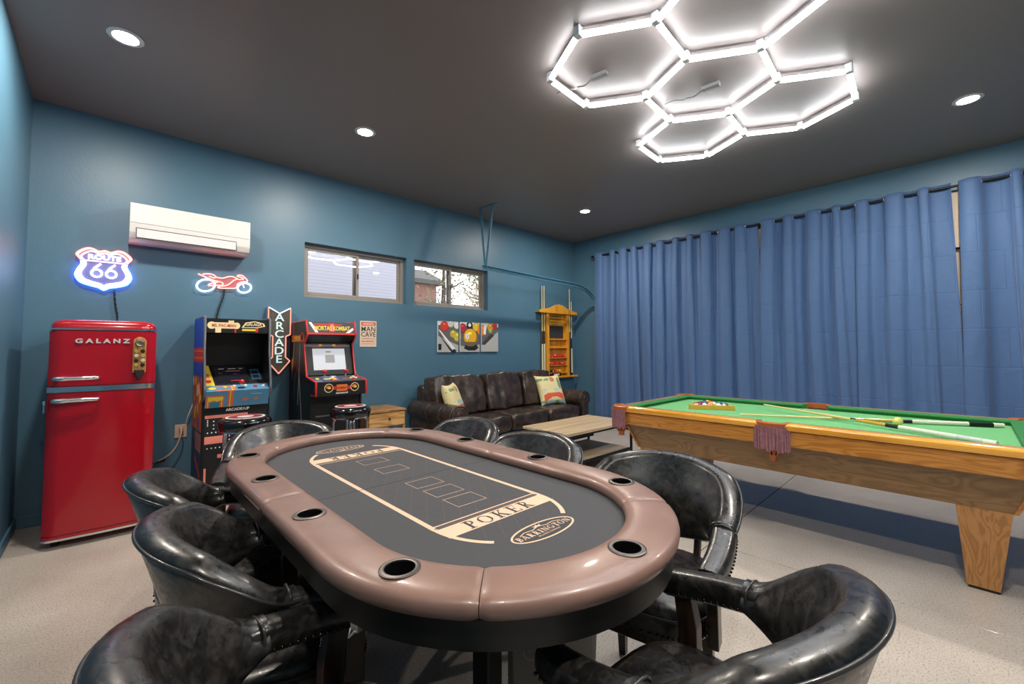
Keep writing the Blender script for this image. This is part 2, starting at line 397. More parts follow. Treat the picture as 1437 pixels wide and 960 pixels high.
# walls
T = 0.16
W1 = (1.480, 2.683, 1.840, 2.422); W2 = (2.790, 4.016, 1.836, 2.427)
b = bmesh.new()
box(b, (X0-T, Y1, 0), (X1+T, Y1+T, W1[2])); box(b, (X0-T, Y1, W1[3]), (X1+T, Y1+T, ZC))
box(b, (X0-T, Y1, W1[2]), (W1[0], Y1+T, W1[3])); box(b, (W1[1], Y1, W1[2]), (W2[0], Y1+T, W1[3])); box(b, (W2[1], Y1, W1[2]), (X1+T, Y1+T, W1[3]))
struct(finish('wall_back', b, M_wall))
b = bmesh.new(); box(b, (X0-T, Y0-T, 0), (X0, Y1, ZC)); struct(finish('wall_left', b, M_wall))
GY0, GY1, GZ = -0.85, 4.05, 2.25        # garage-door opening behind the curtains
b = bmesh.new(); box(b, (X1, Y0-T, GZ), (X1+T, Y1, ZC)); box(b, (X1, GY1, 0), (X1+T, Y1, GZ)); box(b, (X1, Y0-T, 0), (X1+T, GY0, GZ)); struct(finish('wall_right', b, M_wall))
b = bmesh.new(); box(b, (X0, Y0-T, 0), (X1, Y0, ZC)); struct(finish('wall_front', b, M_wall))
for nm, lo, hi in (('baseboard_back', (X0, Y1-0.014, 0.001), (X1, Y1-0.0005, 0.085)), ('baseboard_left', (X0+0.0005, Y0, 0.001), (X0+0.014, Y1-0.015, 0.085))):
    b = bmesh.new(); box(b, lo, hi, 0.004, 1); struct(finish(nm, b, M_wall))
# sectional garage door
b = bmesh.new(); box(b, (X1+0.09, GY0-0.03, 0.0), (X1+0.10, GY1+0.03, GZ+0.03)); door = struct(finish('door_1', b, M_white))
M_door = mat('cream_door_panel', srgb(206, 190, 172), 0.6)
for k in range(4):
    s = bmesh.new(); box(s, (X1+0.045, GY0, 0.004+k*0.5625), (X1+0.089, GY1, 0.5625*(k+1)-0.004), 0.006, 1); finish('door_panel', s, M_door, door)
b = bmesh.new(); box(b, (X1-0.014, GY0-0.1, GZ), (X1-0.0005, GY1+0.02, 2.80), 0.002, 1); struct(finish('trim_1', b, M_door))
# windows: sliding sashes in a recess
M_frame = mat('greige_window_frame', srgb(150, 142, 134), 0.45)
def window(n, W):
    x0, x1, z0, z1 = W; yf = Y1+0.085
    b = bmesh.new(); ft = 0.035
    box(b, (x0, yf, z0), (x0+ft, yf+0.06, z1)); box(b, (x1-ft, yf, z0), (x1, yf+0.06, z1))
    box(b, (x0+ft, yf, z1-ft), (x1-ft, yf+0.06, z1)); box(b, (x0+ft, yf, z0), (x1-ft, yf+0.06, z0+ft))
    root = struct(finish('window_%d' % n, b, M_frame))
    xm = (x0+x1)/2
    for k, (a, c, y) in enumerate(((x0+ft, xm+0.03, yf+0.004), (xm-0.03, x1-ft, yf+0.03))):
        s = bmesh.new(); t = 0.032
        box(s, (a, y, z0+ft), (a+t, y+0.024, z1-ft), 0.003, 1); box(s, (c-t, y, z0+ft), (c, y+0.024, z1-ft), 0.003, 1)
        box(s, (a+t, y, z0+ft), (c-t, y+0.024, z0+ft+t), 0.003, 1); box(s, (a+t, y, z1-ft-t), (c-t, y+0.024, z1-ft), 0.003, 1)
        so = finish('sash', s, M_frame, root)
        p = bmesh.new(); box(p, (a+t, y+0.010, z0+ft+t), (c-t, y+0.014, z1-ft-t)); finish('pane', p, M_glass, so)
        if k == 0:
            l = bmesh.new(); box(l, (c-0.024, y-0.012, (z0+z1)/2-0.03), (c-0.008, y, (z0+z1)/2+0.03), 0.003, 1); finish('latch', l, M_black, so)
window(1, W1); window(2, W2)

# ------------------------------------------------------------------ outside, seen through the windows
b = bmesh.new(); box(b, (-10, Y1+0.3, -0.5), (30, 40, -0.3)); struct(finish('ground', b, mat('yard_soil', srgb(150, 138, 120), 0.9, noise_amt=0.2, noise_scale=3)))
def siding_mat():
    m = bpy.data.materials.new('pale_siding'); m.use_nodes = True; nt = m.node_tree; bs = nt.nodes['Principled BSDF']
    tc = nt.nodes.new('ShaderNodeTexCoord'); w = nt.nodes.new('ShaderNodeTexWave'); w.bands_direction = 'Z'; w.inputs['Scale'].default_value = 5; w.wave_profile = 'SAW'
    nt.links.new(tc.outputs['Object'], w.inputs['Vector']); r = nt.nodes.new('ShaderNodeValToRGB')
    r.color_ramp.elements[0].color = srgb(150, 148, 160); r.color_ramp.elements[1].color = srgb(178, 176, 188); r.color_ramp.elements[0].position = 0.0; r.color_ramp.elements[1].position = 0.2
    nt.links.new(w.outputs[0], r.inputs[0]); nt.links.new(r.outputs[0], bs.inputs['Base Color']); bs.inputs['Roughness'].default_value = 0.7
    return m
h = thing('neighbour_house', 'pale grey clapboard house seen through the sliding window', 'building', (0, 0, 0))
b = bmesh.new(); box(b, (-1.0, 8.2, -0.3), (4.72, 12, 6.5)); finish('wall', b, siding_mat(), h)
b = bmesh.new(); prism(b, [(-1.3, 6.5), (5.0, 6.5), (1.9, 9)], 7.9, 12.2, 'Y'); finish('roof', b, mat('grey_shingle', srgb(90, 88, 88), 0.8, noise_amt=0.2, noise_scale=20), h)
h = thing('wooden_shed', 'weathered brown wooden shed seen beyond the second window', 'building', (0, 0, 0))
b = bmesh.new(); box(b, (6.6, 13.0, -0.3), (8.6, 15.0, 3.6)); finish('wall', b, mat('weathered_cedar', srgb(140, 104, 90), 0.8, noise_amt=0.3, noise_scale=6, stretch=(8, 8, 0.5)), h)
b = bmesh.new(); prism(b, [(12.8, 3.6), (15.2, 3.6), (15.2, 3.75), (14.0, 4.3), (12.8, 3.75)], 6.4, 8.8, 'X'); finish('roof', b, MATS['grey_shingle'], h)
M_bark = mat('tree_bark', srgb(96, 80, 70), 0.9, noise_amt=0.3, noise_scale=10)
M_leafs = [mat('autumn_leaves', srgb(172, 140, 96), 0.8, noise_amt=0.3, noise_scale=3), mat('pale_leaves', srgb(150, 150, 110), 0.8, noise_amt=0.3, noise_scale=3)]
def tree(x, y, hgt, k, label):
    t = thing('tree', label, 'tree', (x, y, -0.3), random.random()*6, 'trees outside the second window')
    b = bmesh.new(); tips = []
    tube(b, [(0, 0, 0), (0.05, 0.03, hgt*0.4), (0, 0, hgt)], [0.12, 0.09, 0.02], 7)
    for i in range(22):
        z = hgt*(0.15+0.8*random.random()); a = random.random()*2*PI; L = (hgt-z)*0.2+0.35
        e = Vector((math.cos(a)*L, math.sin(a)*L, z+L*0.5)); mid = Vector((math.cos(a)*L*0.5, math.sin(a)*L*0.5, z+L*0.15))
        tube(b, [(0, 0, z), mid, e], [0.035, 0.022, 0.006], 4); tips += [mid, e, (mid+e)/2]
    finish('trunk', b, M_bark, t)
    b = bmesh.new()
    for i in range(1500):
        p = random.choice(tips)+Vector((random.gauss(0, 0.22), random.gauss(0, 0.22), random.gauss(0, 0.22)))
        d1 = Vector((random.gauss(0, 1), random.gauss(0, 1), random.gauss(0, 1))).normalized()*0.05; d2 = d1.orthogonal().normalized()*0.03
        b.faces.new([b.verts.new(p+d1), b.verts.new(p+d2), b.verts.new(p-d1), b.verts.new(p-d2)])
    o = finish('foliage', b, M_leafs[k], t); o['kind'] = 'stuff'
for a in ((10.4, 11.6, 6.2, 0, 'slender tree with tan autumn leaves beyond the second window'), (6.6, 9.6, 4.6, 1, 'small tree with pale green leaves in front of shed'), (13.6, 16.5, 8.0, 1, 'tall tree with pale leaves farthest beyond the second window')): tree(*a)

# ================================================================== CEILING LIGHTS
M_tube = emit('lit_led_tube', (0.93, 0.97, 1.0, 1), HEX_POWER)
hexl = thing('hexagon_light', 'glowing white hexagon grid of light tubes on the dark ceiling', 'ceiling light', (0, 0, 0))
HR = 0.437; cA = Vector((2.397, 1.500)); uu = Vector((0.6765, -0.338)); vv = Vector((0.046, -0.755))
cells = [cA, cA+uu, cA+vv, cA+2*uu-vv, cA+2*uu, cA+2*vv-uu, cA+2*vv, cA+3*vv]  # last three cells lie out of view, added for highlights on the chairs
ZH = ZC-0.052; edges = {}; verts = {}
for c in cells:
    vs_ = [c+Vector((math.cos(math.radians(3+60*k)), math.sin(math.radians(3+60*k))))*HR for k in range(6)]
    for k in range(6):
        a, d = vs_[k], vs_[(k+1) % 6]; key = (round((a.x+d.x)/2, 1), round((a.y+d.y)/2, 1))
        if not any((Vector(e)-(a+d)/2).length < 0.1 for e in edges): edges[((a.x+d.x)/2, (a.y+d.y)/2)] = (a, d)
        if not any((Vector(e)-a).length < 0.1 for e in verts): verts[(a.x, a.y)] = a
for a, d in edges.values():
    dr = (d-a).normalized(); p = a+dr*0.028; q = d-dr*0.028; L = (q-p).length; ang = math.atan2(dr.y, dr.x)
    M = Matrix.Translation(((p.x+q.x)/2, (p.y+q.y)/2, ZH)) @ Matrix.Rotation(ang, 4, 'Z')
    b = bmesh.new()
    prof = [(-0.014, 0.010), (-0.017, 0.0), (-0.012, -0.011), (0, -0.015), (0.012, -0.011), (0.017, 0.0), (0.014, 0.010)]
    prism(b, prof, -L/2, L/2, 'X'); b.transform(M); tb = finish('light_tube', b, M_tube, hexl)
    b = bmesh.new(); box(b, (-L/2, -0.013, 0.0102), (L/2, 0.013, 0.018)); b.transform(M); finish('tube_back', b, M_white, tb)
M_conn = mat('white_connector', srgb(235, 238, 240), 0.4)
for a in verts.values():
    b = bmesh.new(); box(b, (-0.021, -0.021, -0.014), (0.021, 0.021, 0.05), 0.005, 2); b.transform(Matrix.Translation((a.x, a.y, ZH))); finish('connector', b, M_conn, hexl)
for (x, y, ang, lab) in ((2.41, 1.64, -80, 'small grey power brick with cord inside the left hexagon'), (3.103, 1.16, -85, 'small white power brick with cord inside the middle hexagon')):
    t = thing('led_driver', lab, 'power supply', (x, y, ZC-0.03), math.radians(ang))
    b = bmesh.new(); box(b, (-0.06, -0.022, 0.0), (0.06, 0.022, 0.0295), 0.004, 1); finish('case', b, mat('grey_driver_case', srgb(120, 116, 116), 0.5), t)
    b = bmesh.new(); tube(b, catmull([(-0.06, 0, 0.015), (-0.12, 0.02, 0.0), (-0.16, -0.01, -0.01), (-0.2, 0.02, 0.005), (-0.27, 0.0, 0.018), (-0.34, 0.01, 0.02)], 5), 0.005, 6); finish('cord', b, mat('grey_cord', srgb(110, 108, 108), 0.5), t)
M_lens = emit('warm_downlight_lens', (1.0, 0.90, 0.76, 1), 30)
def downlight(x, y, label):
    t = thing('downlight', label, 'ceiling light', (x, y, ZC), 0, 'recessed downlights')
    b = bmesh.new(); lathe(b, [(0.062, -0.001), (0.085, -0.001), (0.087, -0.006), (0.070, -0.012), (0.062, -0.010)], 28, closed=True); finish('trim_ring', b, M_white, t, 40)
    b = bmesh.new(); lathe(b, [(0, -0.0035), (0.0615, -0.0035), (0.0615, -0.001), (0, -0.001)], 28); finish('lens', b, M_lens, t)
    l = bpy.data.lights.new('downlight_lamp', 'AREA'); l.shape = 'DISK'; l.size = 0.12; l.energy = DOWN_POWER; l.color = (1.0, 0.90, 0.78)
    lo = bpy.data.objects.new('lamp', l); C.objects.link(lo); lo.parent = t; lo.location = (0, 0, -0.014)
downlight(0.028, 3.40, 'round recessed downlight above the red refrigerator')
downlight(1.574, 3.49, 'round recessed downlight in front of the first window')
downlight(4.727, 3.483, 'round recessed downlight above the sofa near the curtain')
downlight(4.74, -0.123, 'round recessed downlight above the far half of pool table')
downlight(1.574, -0.12, 'round recessed downlight above the near end of poker table')
downlight(0.028, -0.12, 'round recessed downlight beside the left wall')

# ================================================================== CURTAINS
XR, ZR = 5.948, 2.838
rod = thing('curtain_rod', 'long dark metal curtain rod above the blue curtains', 'curtain rod', (XR, 0, ZR))
b = bmesh.new(); cyl(b, (0, -2.0, 0), (0, 4.24, 0), 0.0125, 14); finish('pole', b, M_blackmetal, rod, 40)
for y in (4.225, 1.69, -0.9):
    b = bmesh.new(); box(b, (0.014, y-0.012, -0.02), (X1-XR-0.001, y+0.012, 0.02), 0.003, 1); finish('bracket', b, M_blackmetal, rod)
b = bmesh.new(); lathe(b, [(0, 0.03), (0.018, 0.022), (0.022, 0.008), (0.016, 0)], 14, Matrix.Translation((0, 4.24, 0)) @ Matrix.Rotation(-PI/2, 4, 'X')); finish('finial', b, M_blackmetal, rod, 40)
def curtain(ya, yb, waves, seed, label, lift):
    t = thing('curtain', label, 'curtain', (XR, 0, 0), 0, 'blue grommet curtains')
    rs = random.Random(seed); n = 26*waves; ZT = ZR+0.045; rows = 34
    ph = [rs.uniform(-0.9, 0.9) for _ in range(waves+2)]; am = [rs.uniform(0.75, 1.2) for _ in range(waves+2)]
    dn = [rs.uniform(0.35, 1.5) for _ in range(waves+2)]; wd = [rs.uniform(0.55, 1.5) for _ in range(2*waves)]
    cum = [0]
    for w_ in wd: cum.append(cum[-1]+w_)
    cum = [c/cum[-1] for c in cum]
    def where(g): i = int(min(g, 2*waves-1e-6)); return cum[i]+(cum[i+1]-cum[i])*(g-i)
    def P(s, z):
        k = max(0, (ZR-0.03-z)/ZR)           # 0 top .. 1 hem
        f = s*waves; i = int(min(f, waves-1e-6)); fr = f-i; sm = fr*fr*(3-2*fr)
        p = ph[i]*(1-sm)+ph[i+1]*sm; a = am[i]*(1-sm)+am[i+1]*sm; d = dn[i]*(1-sm)+dn[i+1]*sm
        w = math.sin(2*PI*f + p*min(1, k*2.5))
        w = math.copysign(abs(w)**(0.8-0.25*min(1, k*3)), w)
        A = 0.040*(a*(1-k)+k*d)
        x = -A*w - 0.030*k*noise.noise(Vector((s*5+seed, k*1.5, 0))) - 0.012*k - lift*min(1, k*6)
        e = k*0.045
        y = (ya+e)+((yb-e)-(ya+e))*where(2*f) + 0.05*k*noise.noise(Vector((s*5+seed*3, k*1.6, 5)))*math.sin(PI*s) + 0.010*math.sin(4*PI*f)
        x += 0.007*noise.noise(Vector((s*24, z*6, seed)))*(0.3+k)
        return Vector((x, y, z))
    b = bmesh.new(); G = []
    for j in range(rows+1):
        z = ZT-(ZT-0.025)*(j/rows)**1.2
        G.append([b.verts.new(P(i/n, z)) for i in range(n+1)])
    for j in range(rows):
        for i in range(n): b.faces.new([G[j][i], G[j][i+1], G[j+1][i+1], G[j+1][i]])
    o = finish('fabric', b, M_curtain, t, 180)
    md = o.modifiers.new('th', 'SOLIDIFY'); md.thickness = 0.002
    for g in range(2*waves):
        p = P(max(g/(2*waves), 0.012), ZR)
        r = bmesh.new(); tube(r, [(0.021*math.sin(2*PI*k/14), p.y, ZR+0.021*math.cos(2*PI*k/14)) for k in range(14)], 0.0042, 6, True)
        finish('grommet', r, M_chrome, t, 60)
for k, (ya, yb, wv, lab) in enumerate((
        (4.195, 3.30, 4, 'blue grommet curtain panel at the corner beside the cue rack'),
        (3.29, 2.43, 4, 'blue grommet curtain panel second from the corner by the cue rack'),
        (2.42, 1.70, 3, 'blue grommet curtain panel behind the ball rack on pool table'),
        (1.665, 0.74, 4, 'blue grommet curtain panel behind the far side pocket of pool table'),
        (0.73, -0.01, 3, 'blue grommet curtain panel ending at the gap showing the cream door'),
        (-0.06, -0.80, 3, 'blue grommet curtain panel on the other side of the gap'),
        (-0.82, -1.70, 4, 'blue grommet curtain panel last along the rod'))):
    curtain(ya, yb, wv, 11+k*3, lab, 0.03*(k % 2))
# garage-door track painted like the wall
tr = thing('door_track', 'teal painted garage door track hung below the ceiling by angle straps', 'track', (0, 4.20, 0))
M_track = mat('teal_track_paint', srgb(86, 132, 154), 0.4)
path = [(3.48, 0, 2.334), (5.35, 0, 2.292)]+[(5.35+0.61*math.sin(a), 0, 2.292-0.34*(1-math.cos(a))) for a in [PI/2*k/8 for k in range(1, 9)]]+[(5.965, 0, 0.9)]
b = bmesh.new(); pts = [Vector(p) for p in path]
for dy, dz0, dz1 in ((0.0, -0.025, 0.025), (-0.03, 0.02, 0.025), (-0.03, -0.025, -0.02)):
    L = []
    for i, p in enumerate(pts):
        d = (pts[min(i+1, len(pts)-1)]-pts[max(i-1, 0)]).normalized(); nrm = Vector((-d.z, 0, d.x))
        w = 0.004 if dy == 0 else 0.03
        L.append([b.verts.new(p+nrm*a+Vector((0, c, 0))) for a, c in ((dz0, dy), (dz1, dy), (dz1, dy+w), (dz0, dy+w))])
    for i in range(len(L)-1):
        for k in range(4): b.faces.new([L[i][k], L[i][(k+1) % 4], L[i+1][(k+1) % 4], L[i+1][k]])
    b.faces.new(L[0]); b.faces.new(L[-1][::-1])
finish('track', b, M_track, tr)
def strap(a, d, w=0.04):
    b = bmesh.new(); a = Vector(a); d = Vector(d); ax = (d-a).normalized(); u = Vector((1, 0, 0)) if abs(ax.x) < 0.8 else Vector((0, 1, 0))
    u = (u-ax*u.dot(ax)).normalized(); v_ = ax.cross(u)
    for (p, q) in ((u*w, v_*0.003), (u*0.003, v_*w)):
        V = [a, a+p, a+p+q, a+q, d, d+p, d+p+q, d+q]
        add_mesh(b, V, [(0, 1, 2, 3), (4, 5, 6, 7), (0, 1, 5, 4), (1, 2, 6, 5), (2, 3, 7, 6), (3, 0, 4, 7)])
    return finish('strap', b, M_track, tr)
strap((3.58, 0.20, ZC-0.005), (3.60, -0.16, ZC-0.005)); strap((3.58, 0.18, ZC-0.01), (3.52, 0.01, 2.32)); strap((3.60, -0.04, ZC-0.01), (3.52, 0.0, 2.33))

# ================================================================== POKER TABLE
PX, PY = 0.912, 1.545
pk = thing('poker_table', 'oval poker table with brown padded rail and black printed felt', 'poker table', (PX, PY, 0))
LS = 0.51
def stadium(r, n=24):
    pts = []
    for k in range(n+1): a = PI*k/n; pts.append((r*math.cos(a), LS+r*math.sin(a)))
    for k in range(n+1): a = PI+PI*k/n; pts.append((r*math.cos(a), -LS+r*math.sin(a)))
    return pts
RC = 0.472; ARC = PI*RC; TOT = 4*LS+2*ARC
def path_at(s):
    s %= TOT
    if s < LS: return Vector((RC, s)), Vector((1, 0))
    s -= LS
    if s < ARC: a = s/RC; return Vector((RC*math.cos(a), LS+RC*math.sin(a))), Vector((math.cos(a), math.sin(a)))
    s -= ARC
    if s < 2*LS: return Vector((-RC, LS-s)), Vector((-1, 0))
    s -= 2*LS
    if s < ARC: a = PI+s/RC; return Vector((RC*math.cos(a), -LS+RC*math.sin(a))), Vector((math.cos(a), math.sin(a)))
    s -= ARC; return Vector((RC, -LS+s)), Vector((1, 0))
cups = []
for (x, y) in ((.484, .858), (.912, .565), (1.340, .849), (1.376, 1.298), (1.376, 1.808), (1.340, 2.234), (.912, 2.525), (.484, 2.234), (.448, 1.798), (.448, 1.316)):
    p = Vector((x-PX, y-PY)); s = min((k/600*TOT for k in range(600)), key=lambda q: (path_at(q)[0]-p).length); cups.append(path_at(s)[0])
HALF = 2*LS/2+ARC+LS
seams = [0, LS+ARC*0.25, LS+ARC*0.75, LS+ARC+LS, 3*LS+ARC+ARC*0.25, 3*LS+ARC+ARC*0.75, TOT]
RW, RZ, RH = 0.074, 0.772, 0.0265
for i in range(6):
    s0, s1 = seams[i]+0.0008, seams[i+1]-0.0008; n = 36; b = bmesh.new(); rings = []
    for k in range(n+1):
        t = k/n; t = 0.5-0.5*math.cos(PI*t) if True else t
        s = s0+(s1-s0)*t; p, nr = path_at(s); e = min(s-s0, s1-s); sc = 1-0.14*math.exp(-(e/0.010)**2)
        ring = []
        for j in range(22):
            a = 2*PI*j/22; ca, sa = math.cos(a), math.sin(a); ex = 0.62
            du = RW*math.copysign(abs(ca)**ex, ca); dz = RH*sc*math.copysign(abs(sa)**0.72, sa)
            if du > 0 and dz < 0: dz *= 1.15
            q = p+nr*du*(1-(1-sc)*0.3); ring.append(b.verts.new((q.x, q.y, RZ+dz)))
        rings.append(ring)
    for k in range(n):
        for j in range(22): b.faces.new([rings[k][j], rings[k][(j+1) % 22], rings[k+1][(j+1) % 22], rings[k+1][j]])
    b.faces.new(rings[0]); b.faces.new(rings[-1][::-1])
    o = finish('rail_cushion', b, M_rail, pk, 60)
    cuts = []
    for c in cups:
        if any((path_at(s0+(s1-s0)*k/40)[0]-c).length < 0.05 for k in range(41)):
            cb = bmesh.new(); lathe(cb, [(0, 0.70), (0.0395, 0.70), (0.0395, 0.85), (0, 0.85)], 28, Matrix.Translation((c.x, c.y, 0))); co = finish('cut', cb, M_rail, pk); cuts.append(co)
            md = o.modifiers.new('b', 'BOOLEAN'); md.object = co; md.operation = 'DIFFERENCE'; md.solver = 'EXACT'
    if cuts:
        bpy.context.view_layer.update(); dg = bpy.context.evaluated_depsgraph_get()
        me = bpy.data.meshes.new_from_object(o.evaluated_get(dg)); o.modifiers.clear(); o.data = me
        for co in cuts: bpy.data.objects.remove(co)
M_cup = mat('dark_cup_steel', srgb(30, 30, 31), 0.35, metal=0.6)
M_cuprim = mat('gunmetal_rim', srgb(112, 106, 102), 0.38, metal=0.9)
for c in cups:
    b = bmesh.new(); zt = RZ+RH+0.0005
    lathe(b, [(0.0335, zt+0.002), (0.0385, zt+0.0035), (0.0455, zt+0.001), (0.0455, zt-0.0005), (0.0385, zt-0.003), (0.0335, zt-0.004)], 30, Matrix.Translation((c.x, c.y, 0)), closed=True); co = finish('cup_rim', b, M_cuprim, pk, 50)
    b = bmesh.new(); lathe(b, [(0.0335, zt-0.001), (0.0335, zt-0.075), (0, zt-0.075), (0, zt-0.079), (0.037, zt-0.079), (0.037, zt-0.004)], 30, Matrix.Translation((c.x, c.y, 0)), closed=True); finish('cup', b, M_cup, co, 50)
# apron, bed, felt halves
b = bmesh.new(); ro = stadium(0.528, 30); ri = stadium(0.495, 30); n = len(ro); ringv = [[b.verts.new((p[0], p[1], z)) for p in q] for q, z in ((ro, 0.688), (ro, 0.748), (ri, 0.748), (ri, 0.688))]
for a in range(4):
    A, B = ringv[a], ringv[(a+1) % 4]
    for k in range(n): b.faces.new([A[k], A[(k+1) % n], B[(k+1) % n], B[k]])
finish('apron', b, M_blackpaint, pk, 40)
b = bmesh.new(); prism(b, stadium(0.494, 24), 0.70, 0.748, 'Z'); finish('bed', b, M_blackpaint, pk)
for sg in (1, -1):
    pts = [(0.445*math.cos(PI*k/30), sg*(LS+0.445*math.sin(PI*k/30))) for k in range(31)]+[(-0.445, sg*0.0012), (0.445, sg*0.0012)]
    b = bmesh.new(); prism(b, pts, 0.7485, 0.7555, 'Z'); finish('felt', b, M_felt, pk)
INK = flatcol(222, 188, 160, 0.8); INKF = flatcol(104, 84, 80, 0.85); DARK = flatcol(58, 59, 62, 0.85)
def serif(F, s, x, y, hgt, m, layer, gap=0.14):
    """upright slab-serif capitals drawn as polygons; y is the baseline"""
    for ch in s:
        def R(a, c, d, e): F.rect(x+a*hgt, y+c*hgt, x+d*hgt, y+e*hgt, m, layer)
        def S(pts, w): F.strip([(x+p[0]*hgt, y+p[1]*hgt) for p in pts], w*hgt, m, layer)
        w = 0.66
        if ch in 'PRBKEINT':
            if ch in 'PRBKEI' : R(0.12, 0, 0.30, 1)
        if ch in 'PRB':
            R(0, 0.93, 0.3, 1); R(0, 0, 0.42 if ch == 'P' else 0.36, 0.07)
            S([(0.28+0.26*math.sin(PI*k/10), 0.73+0.235*math.cos(PI*k/10)) for k in range(11)], 0.10); S([(0.50+0.04*math.sin(PI*k/6), 0.73+0.15*math.cos(PI*k/6)) for k in range(7)], 0.12)
        if ch == 'R': S([(0.34, 0.48), (0.62, 0.03)], 0.17); R(0.55, 0, 0.78, 0.07); w = 0.8
        if ch == 'B': S([(0.28+0.30*math.sin(PI*k/10), 0.27+0.235*math.cos(PI*k/10)) for k in range(11)], 0.11); w = 0.68
        if ch == 'O' or ch == 'G':
            a0, a1 = (0, 20) if ch == 'O' else (2, 17)
            S([(0.45+0.36*math.cos(2*PI*k/20), 0.5+0.46*math.sin(2*PI*k/20)) for k in range(a0, a1+1)], 0.08)
            for c_ in (0.12, 0.78):
                if ch == 'O' or c_ < 0.5: S([(c_, 0.25), (c_-0.02 if c_ < .5 else c_+.02, 0.5), (c_, 0.75)], 0.15)
            if ch == 'G': R(0.62, 0.05, 0.78, 0.45); R(0.52, 0.42, 0.86, 0.48)
            w = 0.92
        if ch == 'K': R(0, 0.93, 0.42, 1); R(0, 0, 0.42, 0.07); S([(0.28, 0.4), (0.66, 0.96)], 0.07); S([(0.40, 0.58), (0.72, 0.04)], 0.17); R(0.52, 0.93, 0.82, 1); R(0.58, 0, 0.90, 0.07); w = 0.88
        if ch == 'E': R(0, 0.93, 0.68, 1); R(0, 0, 0.72, 0.07); R(0.28, 0.46, 0.52, 0.54); R(0.62, 0.76, 0.68, 1); R(0.65, 0, 0.72, 0.27); R(0.48, 0.38, 0.53, 0.62); w = 0.76
        if ch == 'I': R(0, 0.93, 0.42, 1); R(0, 0, 0.42, 0.07); w = 0.42
        if ch == 'N': R(0.1, 0, 0.17, 1); R(0.70, 0, 0.77, 1); S([(0.12, 0.96), (0.74, 0.04)], 0.17); R(0, 0.93, 0.22, 1); R(0, 0, 0.28, 0.07); R(0.58, 0.93, 0.88, 1); w = 0.88
        if ch == 'T': R(0.28, 0, 0.46, 1); R(0, 0.92, 0.74, 1); R(0, 0.74, 0.06, 1); R(0.68, 0.74, 0.74, 1); R(0.18, 0, 0.56, 0.07); w = 0.74
        if ch == 'A': S([(0.10, 0.03), (0.42, 0.97)], 0.07); S([(0.40, 0.98), (0.74, 0.03)], 0.17); R(0.22, 0.3, 0.6, 0.36); R(0, 0, 0.26, 0.07); R(0.54, 0, 0.90, 0.07); w = 0.9
        x += (w+gap)*hgt
def text_w(s, gap=0.14):
    W_ = dict(P=.66, R=.8, B=.68, O=.92, G=.92, K=.88, E=.76, I=.42, N=.88, T=.74, A=.9); return sum(W_[c]+gap for c in s)-gap
for end in (0, 1):
    F = Flat()
    for x in (-0.2165, 0.2165): F.rect(x-0.0085, -0.49, x+0.0085, -0.002, INK, 1)
    F.rect(-0.2165, -0.563, 0.2165, -0.494, INK, 1); F.rect(-0.2165, -0.474, 0.2165, -0.468, INK, 1); F.rect(-0.215, -0.488, 0.215, -0.482, INKF, 1)
    for sg in (-1, 1):
        F.strip([(sg*0.2165*math.cos(t), -0.49-0.236*math.sin(t)) for t in [math.radians(k) for k in range(0, 52, 4)]], 0.015, INK, 1.5)
    wt = text_w('POKER', 0.20)*0.056
    serif(F, 'POKER', -wt/2, -0.5565, 0.056, DARK, 2, 0.20)
    G = Flat((-0.205, -0.465, 0.205, -0.003))
    for k in range(-30, 31):
        G.line((k*0.062, -1.0), (k*0.062+0.62, 0.0), 0.0016, INKF, 0); G.line((k*0.062, -1.0), (k*0.062-0.62, 0.0), 0.0010, INKF, 0)
    F.P += G.P
    G = Flat((-0.165, -0.665, 0.165, -0.567))
    for k in range(-30, 31): G.line((k*0.062, -1.0), (k*0.062+0.62, 0.0), 0.0016, INKF, 0); G.line((k*0.062, -1.0), (k*0.062-0.62, 0.0), 0.0010, INKF, 0)
    F.P += G.P
    # oval maker's mark
    cx, cy = 0.013, -0.703
    F.circ(cx, cy, 0.124, DARK, 1, 0.048); F.strip([(cx+0.121*math.cos(2*PI*k/40), cy+0.045*math.sin(2*PI*k/40)) for k in range(40)], 0.006, INK, 2, True)
    wt = text_w('BARRINGTON')*0.0235; serif(F, 'BARRINGTON', cx-wt/2, cy-0.013, 0.0235, INK, 2)
    F.strip([(cx-0.085, cy+0.012), (cx-0.06, cy+0.021), (cx-0.03, cy+0.017), (cx, cy+0.026), (cx+0.03, cy+0.017), (cx+0.06, cy+0.021), (cx+0.085, cy+0.012)], 0.003, INK, 2)
    F.poly([(cx-0.012, cy+0.024), (cx-0.016, cy+0.036), (cx-0.006, cy+0.030), (cx, cy+0.039), (cx+0.006, cy+0.030), (cx+0.016, cy+0.036), (cx+0.012, cy+0.024)], INK, 2)
    boxes = (-0.346, -0.219, -0.089) if end == 0 else (-0.36, -0.177)
    for yb in boxes: F.strip([(-0.06, yb-0.045), (0.06, yb-0.045), (0.06, yb+0.045), (-0.06, yb+0.045)], 0.003, INK, 2, True)
    o = F.build('felt_print', pk, Matrix.Translation((0, 0, 0.7556)) @ Matrix.Rotation(PI*end, 4, 'Z'), 0.00025, 0.0002)
    text_obj('maker_subline', 'BILLIARDS COMPANY', 0.0095, INK, pk, Matrix.Rotation(PI*end, 4, 'Z') @ Matrix.Translation((cx, cy-0.024, 0.7568)), 0.0001)
